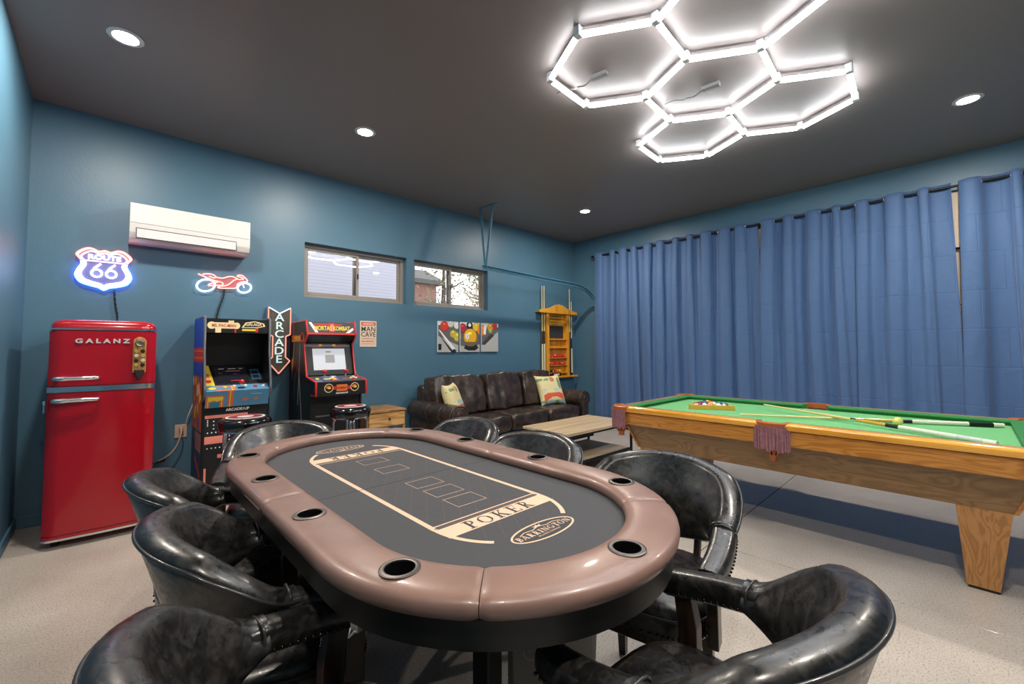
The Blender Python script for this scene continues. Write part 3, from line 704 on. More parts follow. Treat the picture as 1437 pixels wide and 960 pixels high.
# legs: posts, logo panel, feet at each end
M_gpanel = mat('grey_leg_panel', srgb(92, 90, 84), 0.45)
for sg in (-1, 1):
    for sx in (-1, 1):
        ly = sg*(0.76 if sx < 0 else 0.64); lx = sx*0.25 if sx < 0 else 0.20
        b = bmesh.new(); box(b, (lx-0.022, ly-0.03, 0.03), (lx+0.022, ly+0.03, 0.70), 0.004, 1); finish('leg', b, M_blackpaint, pk)
        b = bmesh.new(); box(b, (lx-0.03, ly-0.16, 0.0005), (lx+0.03, ly+0.16, 0.032), 0.005, 1); finish('foot', b, M_blackpaint, pk)
    b = bmesh.new(); box(b, (-0.12, sg*0.70-0.012, 0.10), (0.228, sg*0.70+0.012, 0.695), 0.003, 1); pn = finish('leg_panel', b, M_gpanel, pk)
    if sg < 0:
        F = Flat(); PC = flatcol(120, 117, 108); F.strip([(0.16*math.cos(2*PI*k/36), 0.07*math.sin(2*PI*k/36)) for k in range(36)], 0.006, PC, 1, True)
        wt = text_w('BARRINGTON')*0.031; serif(F, 'BARRINGTON', -wt/2, -0.018, 0.031, PC, 1); F.build('panel_logo', pn, WF(0.075, -0.7125, 0.47))
for (x, y) in ((0.50, -0.62), (-0.50, -0.62)):
    b = bmesh.new(); box(b, (-0.012, -0.012, 0.665), (0.012, 0.012, 0.735), 0.003, 1); tube(b, [(-0.008, -0.012, 0.672), (0.0, -0.022, 0.662), (0.008, -0.012, 0.672)], 0.003, 6)
    b.transform(Matrix.Translation((x, y, 0)) @ Matrix.Rotation(math.atan2(y+LS, x)+PI/2, 4, 'Z')); finish('latch', b, M_steel, pk)

# ================================================================== CHAIRS (faces +Y locally)
def make_chair():
    t = thing('captain_chair', '', 'chair', (0, 0, 0), 0, 'black leather chairs at the poker table')
    # back: padded band swept round a horse-shoe
    N, A0 = 52, math.radians(97)
    def st(phi):
        q = abs(phi); w = min(1, max(0, (q-math.radians(48))/math.radians(46))); w = w*w*(3-2*w)
        zt = 0.832-0.045*min(1, q/1.0)**2-0.113*w
        zb = 0.515+0.105*min(1, q/A0)**1.5
        lean = 0.058*(1-0.72*w); th = 0.050-0.004*w
        return zt, zb, lean, th
    def pos(phi, r, z):
        ax, ay = 0.205+r, 0.168+r
        return Vector((ax*math.sin(phi), -ay*math.cos(phi), z))
    b = bmesh.new(); rings = []; pipe = []; pipe2 = []
    for i in range(N+1):
        phi = -A0+2*A0*i/N; zt, zb, lean, th = st(phi); ring = []; H = zt-zb
        for k in range(9):
            v = k/8; ring.append((lean*v**1.5-0.022*math.sin(PI*min(1, v*1.1))*(H/0.29), zb+v*(H-0.02)))
        th2 = th+0.022
        for k in range(1, 6):
            a = PI*k/6; ring.append((lean+th2/2-math.cos(a)*th2/2, zt-0.02+0.02*math.sin(a)))
        for k in range(8):
            v = 1-k/8; ring.append((lean*v**1.2+th+0.022*v, zb+v*(H-0.02)))
        ring.append((th, zb)); ring.append((th*0.5, zb-0.012))
        rings.append([b.verts.new(pos(phi, r_, z_)) for r_, z_ in ring])
        pipe.append(pos(phi, lean+th2+0.001, zt-0.022)); pipe2.append(pos(phi, th+0.001, zb+0.004))
    n = len(rings[0])
    for i in range(N):
        for k in range(n): b.faces.new([rings[i][k], rings[i][(k+1) % n], rings[i+1][(k+1) % n], rings[i+1][k]])
    b.faces.new(rings[0]); b.faces.new(rings[-1][::-1])
    bk = finish('backrest', b, M_leather, t, 60)
    b = bmesh.new(); tube(b, pipe, 0.0048, 8); tube(b, pipe2, 0.004, 6); finish('piping', b, M_piping, bk, 60)
    # arms
    for s in (-1, 1):
        b = bmesh.new(); rings = []; m = 12; ps = []
        for i in range(m+1):
            q = i/m; x = s*(0.250-0.004*q+0.010*math.sin(PI*q)); y = -0.012+0.267*q; z = 0.640-0.050*min(1, q/0.9)
            hw = 0.039*(1-0.06*q); hh = 0.034
            e = 1.0 if 0 < i < m else 0.86
            ps.append((x, y, z, hw, hh))
            rings.append([b.verts.new((x+hw*e*math.copysign(abs(math.cos(2*PI*k/18))**0.6, math.cos(2*PI*k/18)), y, z+hh*e*math.copysign(abs(math.sin(2*PI*k/18))**0.6, math.sin(2*PI*k/18)))) for k in range(18)])
        for i in range(m):
            for k in range(18): b.faces.new([rings[i][k], rings[i][(k+1) % 18], rings[i+1][(k+1) % 18], rings[i+1][k]])
        b.faces.new(rings[0]); b.faces.new(rings[-1][::-1])
        ar = finish('arm', b, M_leather, t, 50)
        b = bmesh.new(); x, y, z, hw, hh = ps[0]; tube(b, [(x+(hw+0.002)*math.copysign(abs(math.cos(2*PI*k/18))**0.6, math.cos(2*PI*k/18)), y+0.022, z-0.002+(hh+0.002)*math.copysign(abs(math.sin(2*PI*k/18))**0.6, math.sin(2*PI*k/18))) for k in range(18)], 0.0035, 6, True); finish('seam_piping', b, M_piping, ar, 60)
        for o_ in (-1, 1):
            b = bmesh.new()
            for i in range(15):
                q = (i+0.5)/15*m; i0 = int(q); f = q-i0; P0, P1 = ps[i0], ps[min(i0+1, m)]
                x, y, z, hw, hh = [P0[k]*(1-f)+P1[k]*f for k in range(5)]
                sphere(b, (x+o_*hw*0.985, y, z-hh*0.55), 0.0048, 6, 4)
            finish('nailhead_trim', b, M_nail, ar, 60)['kind'] = 'stuff'
        # carved arm post down to the seat frame
        b = bmesh.new(); prism(b, [(0.215, 0.565), (0.165, 0.575), (0.150, 0.50), (0.150, 0.36), (0.205, 0.36), (0.205, 0.48)], s*0.246-0.016, s*0.246+0.016, 'X', 0.003); finish('arm_post', b, M_dwood, t)
        b = bmesh.new(); tube(b, [(s*0.115, -0.13, 0.36), (s*0.125, -0.15, 0.44), (s*0.130, -0.165, 0.535)], 0.014, 8); finish('back_post', b, M_dwood, t, 40)
    # seat
    def plan(x, y): return x, y
    b = bmesh.new(); R = 40; prof = [(0.98, 0.365), (1.0, 0.38), (1.0, 0.425), (0.985, 0.445), (0.93, 0.463), (0.80, 0.475), (0.55, 0.482), (0.25, 0.485)]
    rings = []
    def outl(k, sc):
        a = 2*PI*k/R; ca, sa = math.cos(a), math.sin(a); e = 0.62
        x = 0.235*math.copysign(abs(ca)**e, ca); y = 0.235*math.copysign(abs(sa)**e, sa)+0.03
        if y < 0.03: x *= 0.92
        return x*sc, 0.03+(y-0.03)*sc
    for sc, z in prof: rings.append([b.verts.new((*outl(k, sc), z)) for k in range(R)])
    for i in range(len(prof)-1):
        for k in range(R): b.faces.new([rings[i][k], rings[i][(k+1) % R], rings[i+1][(k+1) % R], rings[i+1][k]])
    b.faces.new(rings[0][::-1]); b.faces.new(rings[-1])
    se = finish('seat', b, M_leather, t, 60)
    b = bmesh.new(); tube(b, [(*outl(k, 1.004), 0.43) for k in range(R)], 0.004, 6, True); finish('piping', b, M_piping, se, 60)
    b = bmesh.new()
    for k in range(0, R*2):
        x, y = outl(k/2, 1.0); sphere(b, (x, y, 0.378), 0.005, 6, 4)
    finish('nailhead_trim', b, M_nail, se, 60)['kind'] = 'stuff'
    b = bmesh.new(); box(b, (-0.19, -0.16, 0.315), (0.19, 0.23, 0.366), 0.004, 1); finish('seat_frame', b, M_dwood, t)
    for sx in (-1, 1):
        for sy, dx, dy in ((1, 0.01, 0.012), (-1, 0.005, -0.02)):
            x0, y0 = sx*0.165, (0.195 if sy > 0 else -0.115); b = bmesh.new()
            sec = []
            for (z, w, o_) in ((0.345, 0.021, 0.0), (0.17, 0.018, 0.25), (0.0005, 0.0135, 1.0)):
                cx, cy = x0+sx*dx*o_, y0+dy*o_; sec.append([b.verts.new((cx+a*w, cy+c_*w, z)) for a, c_ in ((-1, -1), (1, -1), (1, 1), (-1, 1))])
            for i in range(2):
                for k in range(4): b.faces.new([sec[i][k], sec[i][(k+1) % 4], sec[i+1][(k+1) % 4], sec[i+1][k]])
            b.faces.new(sec[0]); b.faces.new(sec[-1][::-1])
            finish('leg', b, M_dwood, t)
    return t
chair = make_chair()
CH = [(1.505, 0.825, 101, 'black leather barrel chair on the pool table side, at the rounded near table end'),
      (0.957, 0.393, -4, 'black leather barrel chair at the poker table end opposite the arcade machines'),
      (0.360, 1.445, -95, 'black leather barrel chair between two others on the refrigerator side of table'),
      (0.352, 2.015, -93, 'black leather barrel chair right in front of the red refrigerator'),
      (0.280, 0.850, -83, 'black leather barrel chair on the left wall side, farthest from the refrigerator'),
      (1.465, 1.512, 99, 'black leather barrel chair in front of the coffee table'),
      (1.505, 2.165, 93, 'black leather barrel chair in front of the sofa left arm'),
      (0.740, 2.715, 158, 'black leather barrel chair at table end facing away from arcade machines')]
for i, (x, y, rz, lab) in enumerate(CH):
    if i == 0: chair.location = (x, y, 0); chair.rotation_euler = (0, 0, math.radians(rz)); chair['label'] = lab
    else: copy_tree(chair, None, (x, y, 0), math.radians(rz), lab)

# ================================================================== POOL TABLE (local: near long side = -X)
QX, QY, QR = 3.846, 0.865, -0.010
pt = thing('pool_table', 'oak pool table with bright green cloth and fringed leather pockets', 'pool table', (QX, QY, 0), QR)
HX, HY = 0.661, 1.21; ZT = 0.782
b = bmesh.new(); box(b, (-HX+0.10, -HY+0.10, 0.70), (HX-0.10, HY-0.10, 0.7430)); finish('bed', b, M_green, pt)
# apron boards
for nm, lo, hi in (('apron_board', (-HX+0.012, -HY+0.07, 0.632), (-HX+0.04, HY-0.07, 0.735)), ('apron_board', (HX-0.04, -HY+0.07, 0.632), (HX-0.012, HY-0.07, 0.735)),
                   ('apron_board', (-HX+0.07, -HY+0.012, 0.632), (HX-0.07, -HY+0.04, 0.735)), ('apron_board', (-HX+0.07, HY-0.04, 0.632), (HX-0.07, HY-0.012, 0.735))):
    b = bmesh.new(); box(b, lo, hi, 0.004, 1); finish(nm, b, M_oak, pt)
# rails: wood cap + cloth cushion, six of them
M_railx = wood('glossy_oak_end_rail', srgb(206, 140, 42), srgb(226, 164, 66), 0.16, 3.0, 'X', 0.6, 1.0, 0.1)
capprof = [(0.0, 0.738), (-0.004, 0.752), (-0.002, 0.768), (0.010, 0.779), (0.026, ZT), (0.075, ZT), (0.075, 0.738)]
cushprof = [(0.075, 0.7435), (0.075, ZT-0.001), (0.090, ZT-0.0015), (0.128, 0.772), (0.130, 0.766), (0.112, 0.748), (0.110, 0.7435)]
def rail(prof, name, m, side, a, c_, parent=None, inset=0.0):
    b = bmesh.new(); n = len(prof); A = []; B = []
    for (d, z) in prof:
        k = inset*(d-0.075)/0.055 if d > 0.075 else 0
        for L, q in ((A, a+k), (B, c_-k)):
            co = {'-x': (-HX+d, q, z), '+x': (HX-d, q, z), '-y': (q, -HY+d, z), '+y': (q, HY-d, z)}[side]
            L.append(b.verts.new(co))
    for k in range(n): b.faces.new([A[k], A[(k+1) % n], B[(k+1) % n], B[k]])
    b.faces.new(A); b.faces.new(B[::-1])
    return finish(name, b, m, parent or pt, 40)
cg, sgp = 0.088, 0.070
for side in ('-x', '+x'):
    for a, c_ in ((-HY+cg, -sgp), (sgp, HY-cg)):
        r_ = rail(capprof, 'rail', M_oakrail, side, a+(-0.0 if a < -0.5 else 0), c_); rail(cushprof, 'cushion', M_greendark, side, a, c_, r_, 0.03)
        F = bmesh.new()
for side in ('-y', '+y'):
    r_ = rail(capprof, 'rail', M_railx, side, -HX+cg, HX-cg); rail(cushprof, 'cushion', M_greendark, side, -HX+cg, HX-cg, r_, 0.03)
# pockets: leather iron, fringe, net cup
def pocket(x, y, ang, corner):
    """local +X of the pocket points outwards"""
    M = Matrix.Translation((x, y, 0)) @ Matrix.Rotation(ang, 4, 'Z')
    w = 0.070 if not corner else 0.062
    b = bmesh.new(); R0 = 0.050 if not corner else 0.050; h0, h1 = 0.745, ZT+0.004
    rings = []
    a0 = math.radians(100 if not corner else 115)
    for i in range(25):
        a = -a0+2*a0*i/24; ca, sa = math.cos(a), math.sin(a)
        rings.append([b.verts.new((ro_*ca, ro_*sa*(w/R0)*0.95, z)) for ro_, z in ((R0, h0-0.02), (R0+0.028, h0-0.012), (R0+0.032, h1-0.008), (R0+0.02, h1), (R0+0.004, h1-0.004))])
    for i in range(24):
        for k in range(5): b.faces.new([rings[i][k], rings[i][(k+1) % 5], rings[i+1][(k+1) % 5], rings[i+1][k]])
    b.faces.new(rings[0]); b.faces.new(rings[-1][::-1]); b.transform(M)
    po = finish('pocket', b, M_pocket, pt, 50)
    b = bmesh.new(); lathe(b, [(0, 0.70), (R0*0.9, 0.70), (R0*0.98, 0.744), (0, 0.7438)], 20, M @ Matrix.Diagonal((1, (w/R0)*0.9, 1, 1))); finish('pocket_hole', b, M_black, po)
    # fringe of loose strands
    b = bmesh.new(); nS = 26
    aF = math.radians(62 if not corner else 80)
    for row in range(2):
        for i in range(nS):
            a = -aF+2*aF*(i+0.5*row)/(nS-1); r0 = R0+0.034+row*0.004; q = Vector((r0*math.cos(a), r0*math.sin(a)*(w/R0)*0.95, 0))
            z1 = 0.605+random.uniform(-0.012, 0.008); j = random.uniform(-0.004, 0.004)
            tube(b, [q+Vector((0, 0, 0.758)), q*1.02+Vector((0, j, 0.69)), q*0.99+Vector((0, j*1.5, z1))], [0.003, 0.0034, 0.0042], 5)
    b.transform(M); f = finish('fringe', b, M_fringe, po, 60); f['kind'] = 'stuff'
    # leather net below
    b = bmesh.new(); nn = 9; c0 = 0.015
    for k in range(nn):
        a = 2*PI*k/nn; a2 = a+PI/nn; a3 = a-PI/nn
        for e in (a2, a3):
            tube(b, [(c0+(R0)*math.cos(a), R0*math.sin(a), 0.64), (c0+R0*0.95*math.cos((a+e)/2), R0*0.95*math.sin((a+e)/2), 0.60), (c0+R0*0.55*math.cos(e), R0*0.55*math.sin(e), 0.565)], 0.0045, 5)
    b.transform(M); finish('net', b, M_pocket, po, 60)
    b = bmesh.new(); lathe(b, [(0, 0.532), (R0*0.52, 0.53), (R0*0.45, 0.548), (R0*0.62, 0.568), (R0*0.5, 0.566), (0, 0.55)], 18, M @ Matrix.Translation((c0, 0, 0))); finish('net_cup', b, M_pocket, po, 50)
for sx in (-1, 1):
    pocket(sx*(HX-0.050), 0, 0 if sx > 0 else PI, False)
    for sy in (-1, 1):
        pocket(sx*(HX-0.056), sy*(HY-0.056), math.atan2(sy, sx), True)
# tapered cabinet body
zt_, zb_ = 0.640, 0.437
tx, ty, bx_, by_ = HX-0.055, HY-0.10, HX-0.115, HY-0.18
V = [(-tx, -ty, zt_), (tx, -ty, zt_), (tx, ty, zt_), (-tx, ty, zt_), (-bx_, -by_, zb_), (bx_, -by_, zb_), (bx_, by_, zb_), (-bx_, by_, zb_)]
M_oakx = wood('golden_oak_end', srgb(160, 100, 40), srgb(190, 130, 62), 0.3, 3.2, 'X', 0.3, 3.0, 0.16)
for q, m_, nrm in (((0, 3, 7, 4), M_oakdark, (-1, 0, 0)), ((1, 2, 6, 5), M_oakdark, (1, 0, 0)), ((0, 1, 5, 4), M_oakx, (0, -1, 0)), ((3, 2, 6, 7), M_oakx, (0, 1, 0))):
    b = bmesh.new(); P4 = [Vector(V[i]) for i in q]; nv = Vector(nrm)*0.018; off = Vector(nrm)*(0.0 if abs(nrm[0]) else 0.018)
    if abs(nrm[1]): P4 = [p_+Vector((math.copysign(0.012, p_.x), 0, 0)) for p_ in P4]
    add_mesh(b, [p_+off for p_ in P4]+[p_-nv+off for p_ in P4], [(0, 1, 2, 3), (7, 6, 5, 4), (0, 1, 5, 4), (1, 2, 6, 5), (2, 3, 7, 6), (3, 0, 4, 7)]); finish('body_panel', b, m_, pt)
b = bmesh.new(); box(b, (-bx_+0.03, -by_+0.03, 0.437), (bx_-0.03, by_-0.03, 0.455)); finish('body_floor', b, M_black, pt)
for sx in (-1, 1):
    for sy in (-1, 1):
        b = bmesh.new(); xo, xi = sx*(bx_-0.001), sx*(bx_-0.09); y_o, y_i = sy*(by_+0.0), sy*(by_-0.20); xb = sx*(bx_-0.055)
        top = [(xo, y_o), (xi, y_o), (xi, y_i), (xo, y_i)]; bot = [(xb, sy*(by_-0.055)), (sx*(bx_-0.115), sy*(by_-0.055)), (sx*(bx_-0.115), sy*(by_-0.175)), (xb, sy*(by_-0.175))]
        add_mesh(b, [(p_[0], p_[1], 0.4365) for p_ in top]+[(p_[0], p_[1], 0.014) for p_ in bot], [(0, 1, 2, 3), (7, 6, 5, 4), (0, 1, 5, 4), (1, 2, 6, 5), (2, 3, 7, 6), (3, 0, 4, 7)])
        lg = finish('leg', b, M_oakleg, pt)
        b = bmesh.new(); cx, cy = sx*(bx_-0.085), sy*(by_-0.115); box(b, (cx-0.028, cy-0.055, 0.0005), (cx+0.028, cy+0.055, 0.0138)); finish('foot_pad', b, M_black, lg)
# things on the cloth: world placement
def onq(x, y, z=0.743): return (x, y, z)
BALLC = [(238, 196, 40), (40, 70, 170), (200, 30, 30), (96, 50, 130), (230, 110, 30), (30, 110, 60), (120, 24, 30), (20, 20, 22)]
def ball_mesh(name, parent, loc, col, stripe, r=0.0286, label=None):
    b = bmesh.new(); t = bmesh.new(); bmesh.ops.create_uvsphere(t, u_segments=20, v_segments=12, radius=r); merge(b, t)
    mc = mat('ball_%d_%d_%d' % col, srgb(*col), 0.08, coat=0.8); mw = mat('ball_ivory', srgb(236, 228, 210), 0.08, coat=0.8)
    for f in b.faces:
        c = f.calc_center_median(); f.material_index = 1 if (abs(c.z) > r*0.55 if stripe else c.y < -r*0.9) else 0
    o = finish(name, b, [mc, mw], parent, 180, loc); o.rotation_euler = (random.random()*3, random.random()*3, random.random()*3)
    return o
RKX, RKY = 3.862, 1.530
tri = thing('ball_rack', 'yellow wooden triangle rack around the billiard balls on green cloth', 'rack', (RKX, RKY, 0.7435), math.radians(-60.8))
s_ = 0.352; rr = s_/math.sqrt(3)
tv = [Vector((rr*math.cos(math.radians(90+120*k)), rr*math.sin(math.radians(90+120*k)), 0)) for k in range(3)]
for k in range(3):
    a, c_ = tv[k], tv[(k+1) % 3]; d = c_-a; M = Matrix.Translation((a+c_)/2) @ Matrix.Rotation(math.atan2(d.y, d.x), 4, 'Z')
    b = bmesh.new(); box(b, (-d.length/2-0.004, -0.006, 0.0005), (d.length/2+0.004, 0.006, 0.040), 0.002, 1, M); finish('rack_side', b, mat('yellow_rack_wood', srgb(214, 164, 60), 0.35, coat=0.3), tri)
MR = Matrix.Translation((RKX, RKY, 0.7435)) @ Matrix.Rotation(math.radians(-60.8), 4, 'Z')
names_ = ['yellow', 'blue', 'red', 'purple', 'orange', 'green', 'maroon', 'black']
k = 0; D_ = 0.0573
for row in range(5):
    for j in range(row+1):
        x = (j-row/2)*D_; y = D_*math.sqrt(3)/2*(8/3-row)
        p = MR @ Vector((x, y, 0.0287)); col = BALLC[k % 8]; strp = k >= 8
        o = ball_mesh('billiard_ball', None, p, col, strp)
        tag(o, '%s %s billiard ball lying in the yellow triangle rack' % (('white with %s stripe' % names_[k % 8]) if strp else 'solid '+names_[k % 8], 'numbered' if False else 'glossy'), 'ball', 'balls in the triangle rack'); k += 1
o = ball_mesh('cue_ball', None, (3.880, 0.300, 0.7435+0.0287), (222, 214, 110), False); tag(o, 'pale yellow ball lying between the two cues on green cloth', 'ball')
def cue(tip, butt, label, dark, zt=0.7515):
    tip = Vector(tip); butt = Vector(butt); L = (butt-tip).length
    t = thing('pool_cue', label, 'cue', (tip.x, tip.y, 0)); d = (butt-tip)
    def seg(nm, f0, f1, r0, r1, m):
        b = bmesh.new(); cyl(b, d*f0+Vector((0, 0, tip.z)), d*f1+Vector((0, 0, tip.z)), r0, 12, r1); finish(nm, b, m, t, 40)
    seg('tip', 0, 0.012, 0.006, 0.0062, mat('blue_tip', srgb(210, 214, 200), 0.7)); seg('shaft', 0.012, 0.49, 0.0062, 0.0100, mat('maple_shaft', srgb(228, 204, 140), 0.25, coat=0.4))
    seg('joint', 0.49, 0.515, 0.0106, 0.0106, M_chrome); seg('forearm', 0.515, 0.64, 0.0106, 0.0125, mat('amber_forearm', srgb(206, 160, 62), 0.2, coat=0.5)); seg('collar', 0.64, 0.69, 0.0125, 0.0132, M_black)
    seg('grip', 0.69, 0.885, 0.0135, 0.0145, mat('white_wrap', srgb(222, 220, 206), 0.6, bump=0.5, bump_scale=150)); seg('sleeve', 0.885, 0.965, 0.0146, 0.0150, M_black if dark else mat('silver_sleeve', srgb(196, 198, 196), 0.35)); seg('butt_cap', 0.965, 1.0, 0.0150, 0.0140, mat('ivory_cap', srgb(226, 222, 206), 0.3))
cue((3.56, 1.185, 0.7595), (4.235, -0.185, 0.7595), 'pool cue with white grip and black sleeve beside the yellow ball', True)
cue((4.09, 1.165, 0.7860), (3.42, -0.125, 0.7600), 'pool cue with white grip crossing over the other cue on cloth', False)

# ================================================================== SOFA
sf = thing('sofa', 'long dark brown leather sofa with rolled arms and three back cushions', 'sofa', (0, 0, 0))
SX0, SX1, SY0, SY1 = 2.66, 5.17, 3.74, 4.66
b = bmesh.new(); box(b, (SX0+0.10, SY0+0.10, 0.07), (SX1-0.10, SY1, 0.30), 0.02, 2); finish('base', b, M_sofa, sf, 40)
b = bmesh.new(); box(b, (SX0+0.12, SY1-0.17, 0.30), (SX1-0.12, SY1, 0.84), 0.05, 3); finish('back_frame', b, M_sofa, sf, 40)
for s, xa in ((0, SX0), (1, SX1)):
    sg = 1 if s == 0 else -1; cxx = xa+sg*0.13
    prof = [(cxx+0.128*math.cos(math.radians(a)), 0.545+0.115*math.sin(math.radians(a))) for a in range(-50, 231, 14)]
    prof = prof+[(cxx-0.085, 0.075), (cxx+0.085, 0.075)]
    b = bmesh.new(); prism(b, prof, SY0+0.03, SY1-0.01, 'Y')
    for v in b.verts:
        k = noise.noise(Vector((v.co.x*3, v.co.y*2.3, v.co.z*3)))*0.008; v.co.z += k
    ar = finish('arm', b, M_sofa, sf, 40)
    b = bmesh.new(); pr2 = [(cxx+(p_[0]-cxx)*0.86, 0.545+(p_[1]-0.545)*(0.86 if p_[1] > 0.3 else 1.0)) for p_ in prof]; prism(b, pr2, SY0+0.012, SY0+0.032, 'Y', 0.006); finish('arm_front', b, M_sofa, ar, 40)
    b = bmesh.new(); tube(b, [(p_[0], SY0+0.026, p_[1]) for p_ in [(cxx+(q[0]-cxx)*0.95, 0.545+(q[1]-0.545)*0.95) for q in prof[:-2]]], 0.007, 6); tube(b, [(cxx+0.04*math.cos(a), SY0+0.010, 0.55+0.035*math.sin(a)) for a in [k*0.5 for k in range(13)]], 0.006, 6); finish('arm_piping', b, M_sofapipe, ar, 60)
    for yy in (3.98, 4.24):
        b = bmesh.new(); tube(b, [(p_[0]+(p_[0]-cxx)*0.015, yy, p_[1]+(p_[1]-0.545)*0.02) for p_ in prof[:-2]], 0.005, 6); finish('arm_seam', b, M_sofapipe, ar, 60)
for k in range(3):
    w = (SX1-SX0-0.50)/3; a = SX0+0.25+k*w
    b = bmesh.new(); puff(b, (a+0.003, SY0-0.01, 0.28), (a+w-0.003, SY1-0.22, 0.475), 0.22, 16, 0.014, 7, k*5.3, (1, 0.6, 1)); finish('seat_cushion', b, M_sofa, sf, 180)
    x0, x1 = (SX0+0.11 if k == 0 else a+0.002), (SX1-0.27 if k == 2 else a+w-0.002)
    b = bmesh.new(); puff(b, (-(x1-x0)/2, -0.135, -0.26), ((x1-x0)/2, 0.135, 0.26), 0.30, 24, 0.022, 5.5, k*7.7+1, (1.6, 1, 0.7), Matrix.Translation(((x0+x1)/2, SY1-0.30, 0.70)) @ Matrix.Rotation(math.radians(-12), 4, 'X')); finish('back_cushion', b, M_sofa, sf, 180)
for x in (SX0+0.16, SX1-0.16):
    for y in (SY0+0.14, SY1-0.08):
        b = bmesh.new(); cyl(b, (x, y, 0.0005), (x, y, 0.075), 0.022, 12, 0.032); finish('foot', b, M_dwood, sf, 40)
# cushions on the sofa
PI_CREAM = mat('cream_linen', srgb(224, 212, 160), 0.8, bump=0.2, bump_scale=120)
def pillow(loc, rz, tilt, size, label, seed):
    t = thing('throw_pillow', label, 'pillow', loc, rz); R = Matrix.Rotation(tilt, 4, 'X')
    b = bmesh.new(); tm = bmesh.new(); n = 44; top = []; bot = []
    for j in range(n+1):
        ra, rb = [], []
        for i in range(n+1):
            u, v = 2*i/n-1, 2*j/n-1; th = 0.070*max(0, (1-u**4)*(1-v**4))**0.6
            k = 1-0.10*((1-u*u)*(abs(v)**3)); k2 = 1-0.10*((1-v*v)*(abs(u)**3))
            x, z = u*size/2*k2, v*size/2*k
            ra.append(tm.verts.new((x, -th-0.002, z+size/2))); rb.append(tm.verts.new((x, th+0.002, z+size/2)))
        top.append(ra); bot.append(rb)
    for j in range(n):
        for i in range(n):
            tm.faces.new([top[j][i], top[j][i+1], top[j+1][i+1], top[j+1][i]]); tm.faces.new([bot[j][i], bot[j+1][i], bot[j+1][i+1], bot[j][i+1]])
    for i in range(n):
        for a_, b_ in ((top[0], bot[0]), (top[n], bot[n])): tm.faces.new([a_[i], a_[i+1], b_[i+1], b_[i]])
        tm.faces.new([top[i][0], top[i+1][0], bot[i+1][0], bot[i][0]]); tm.faces.new([top[i][n], top[i+1][n], bot[i+1][n], bot[i][n]])
    bmesh.ops.recalc_face_normals(tm, faces=tm.faces)
    # printed patches chosen by face position
    cols = [PI_CREAM, mat('print_coral', srgb(214, 92, 60), 0.8), mat('print_sage', srgb(126, 154, 116), 0.8), mat('print_pale_blue', srgb(178, 200, 196), 0.8), mat('print_rust', srgb(190, 130, 90), 0.8)]
    for f in tm.faces:
        c = f.calc_center_median(); u, v = c.x/size*2, (c.z-size/2)/size*2
        if c.y < 0:
            nz = noise.noise(Vector((u*2.2+seed, v*2.2, 0)))
            if -0.75 < v < -0.25 and -0.8 < u < 0.75 and abs(v+0.48-0.15*math.cos(u*3)) < 0.2: f.material_index = 1
            elif v < -0.72: f.material_index = 3 if nz > -0.2 else 2
            elif (u+0.0-0.62)**2/0.02+(v-0.35)**2/0.16 < 1: f.material_index = 2
            elif (u-0.12)**2+(v-0.62)**2 < 0.035: f.material_index = 4
            elif -0.25 < v < 0.0 and nz > 0.05: f.material_index = 3
            elif 0.55 < v < 0.72 and u < -0.15 and nz > -0.3: f.material_index = 2
    tm.transform(R); merge(b, tm); finish('cover', b, cols, t, 180)
pillow((4.70, 4.055, 0.462), math.radians(-9), math.radians(-24), 0.46, 'cream throw pillow with red car print at the right sofa arm', 0)
pillow((2.995, 4.03, 0.458), math.radians(38), math.radians(-20), 0.44, 'cream throw pillow with faded print behind the left sofa arm', 9)

# ================================================================== COFFEE TABLE
ct = thing('coffee_table', 'lift-top coffee table with pale wood top and black metal frame', 'coffee table', (3.93, 3.015, 0), -0.02)
M_pale = wood('pale_oak_laminate', srgb(176, 152, 120), srgb(204, 182, 150), 0.45, 3.5, 'X', 0.05, 1.6, 0.06)
b = bmesh.new(); box(b, (-0.585, -0.325, 0.395), (0.585, 0.325, 0.422), 0.002, 1); finish('top', b, M_pale, ct)
b = bmesh.new(); box(b, (-0.58, -0.32, 0.375), (0.58, 0.32, 0.3945), 0.002, 1); finish('top_frame', b, M_blackmetal, ct)
for k in range(4):
    x, y = ((-1, -1), (1, -1), (1, 1), (-1, 1))[k]
    b = bmesh.new(); box(b, (x*0.57-0.011, y*0.31-0.011, 0.0005), (x*0.57+0.011, y*0.31+0.011, 0.374)); finish('leg', b, M_blackmetal, ct)
b = bmesh.new(); box(b, (-0.555, -0.295, 0.09), (0.555, 0.295, 0.115), 0.002, 1); finish('shelf', b, M_pale, ct)
for y in (-1, 1):
    b = bmesh.new(); box(b, (-0.556, y*0.31-0.010, 0.088), (0.556, y*0.31+0.010, 0.118)); finish('shelf_rail', b, M_blackmetal, ct)
    b = bmesh.new(); box(b, (-0.5, y*0.22-0.015, 0.325), (-0.05, y*0.22+0.015, 0.374)); finish('lift_mechanism', b, M_blackmetal, ct)

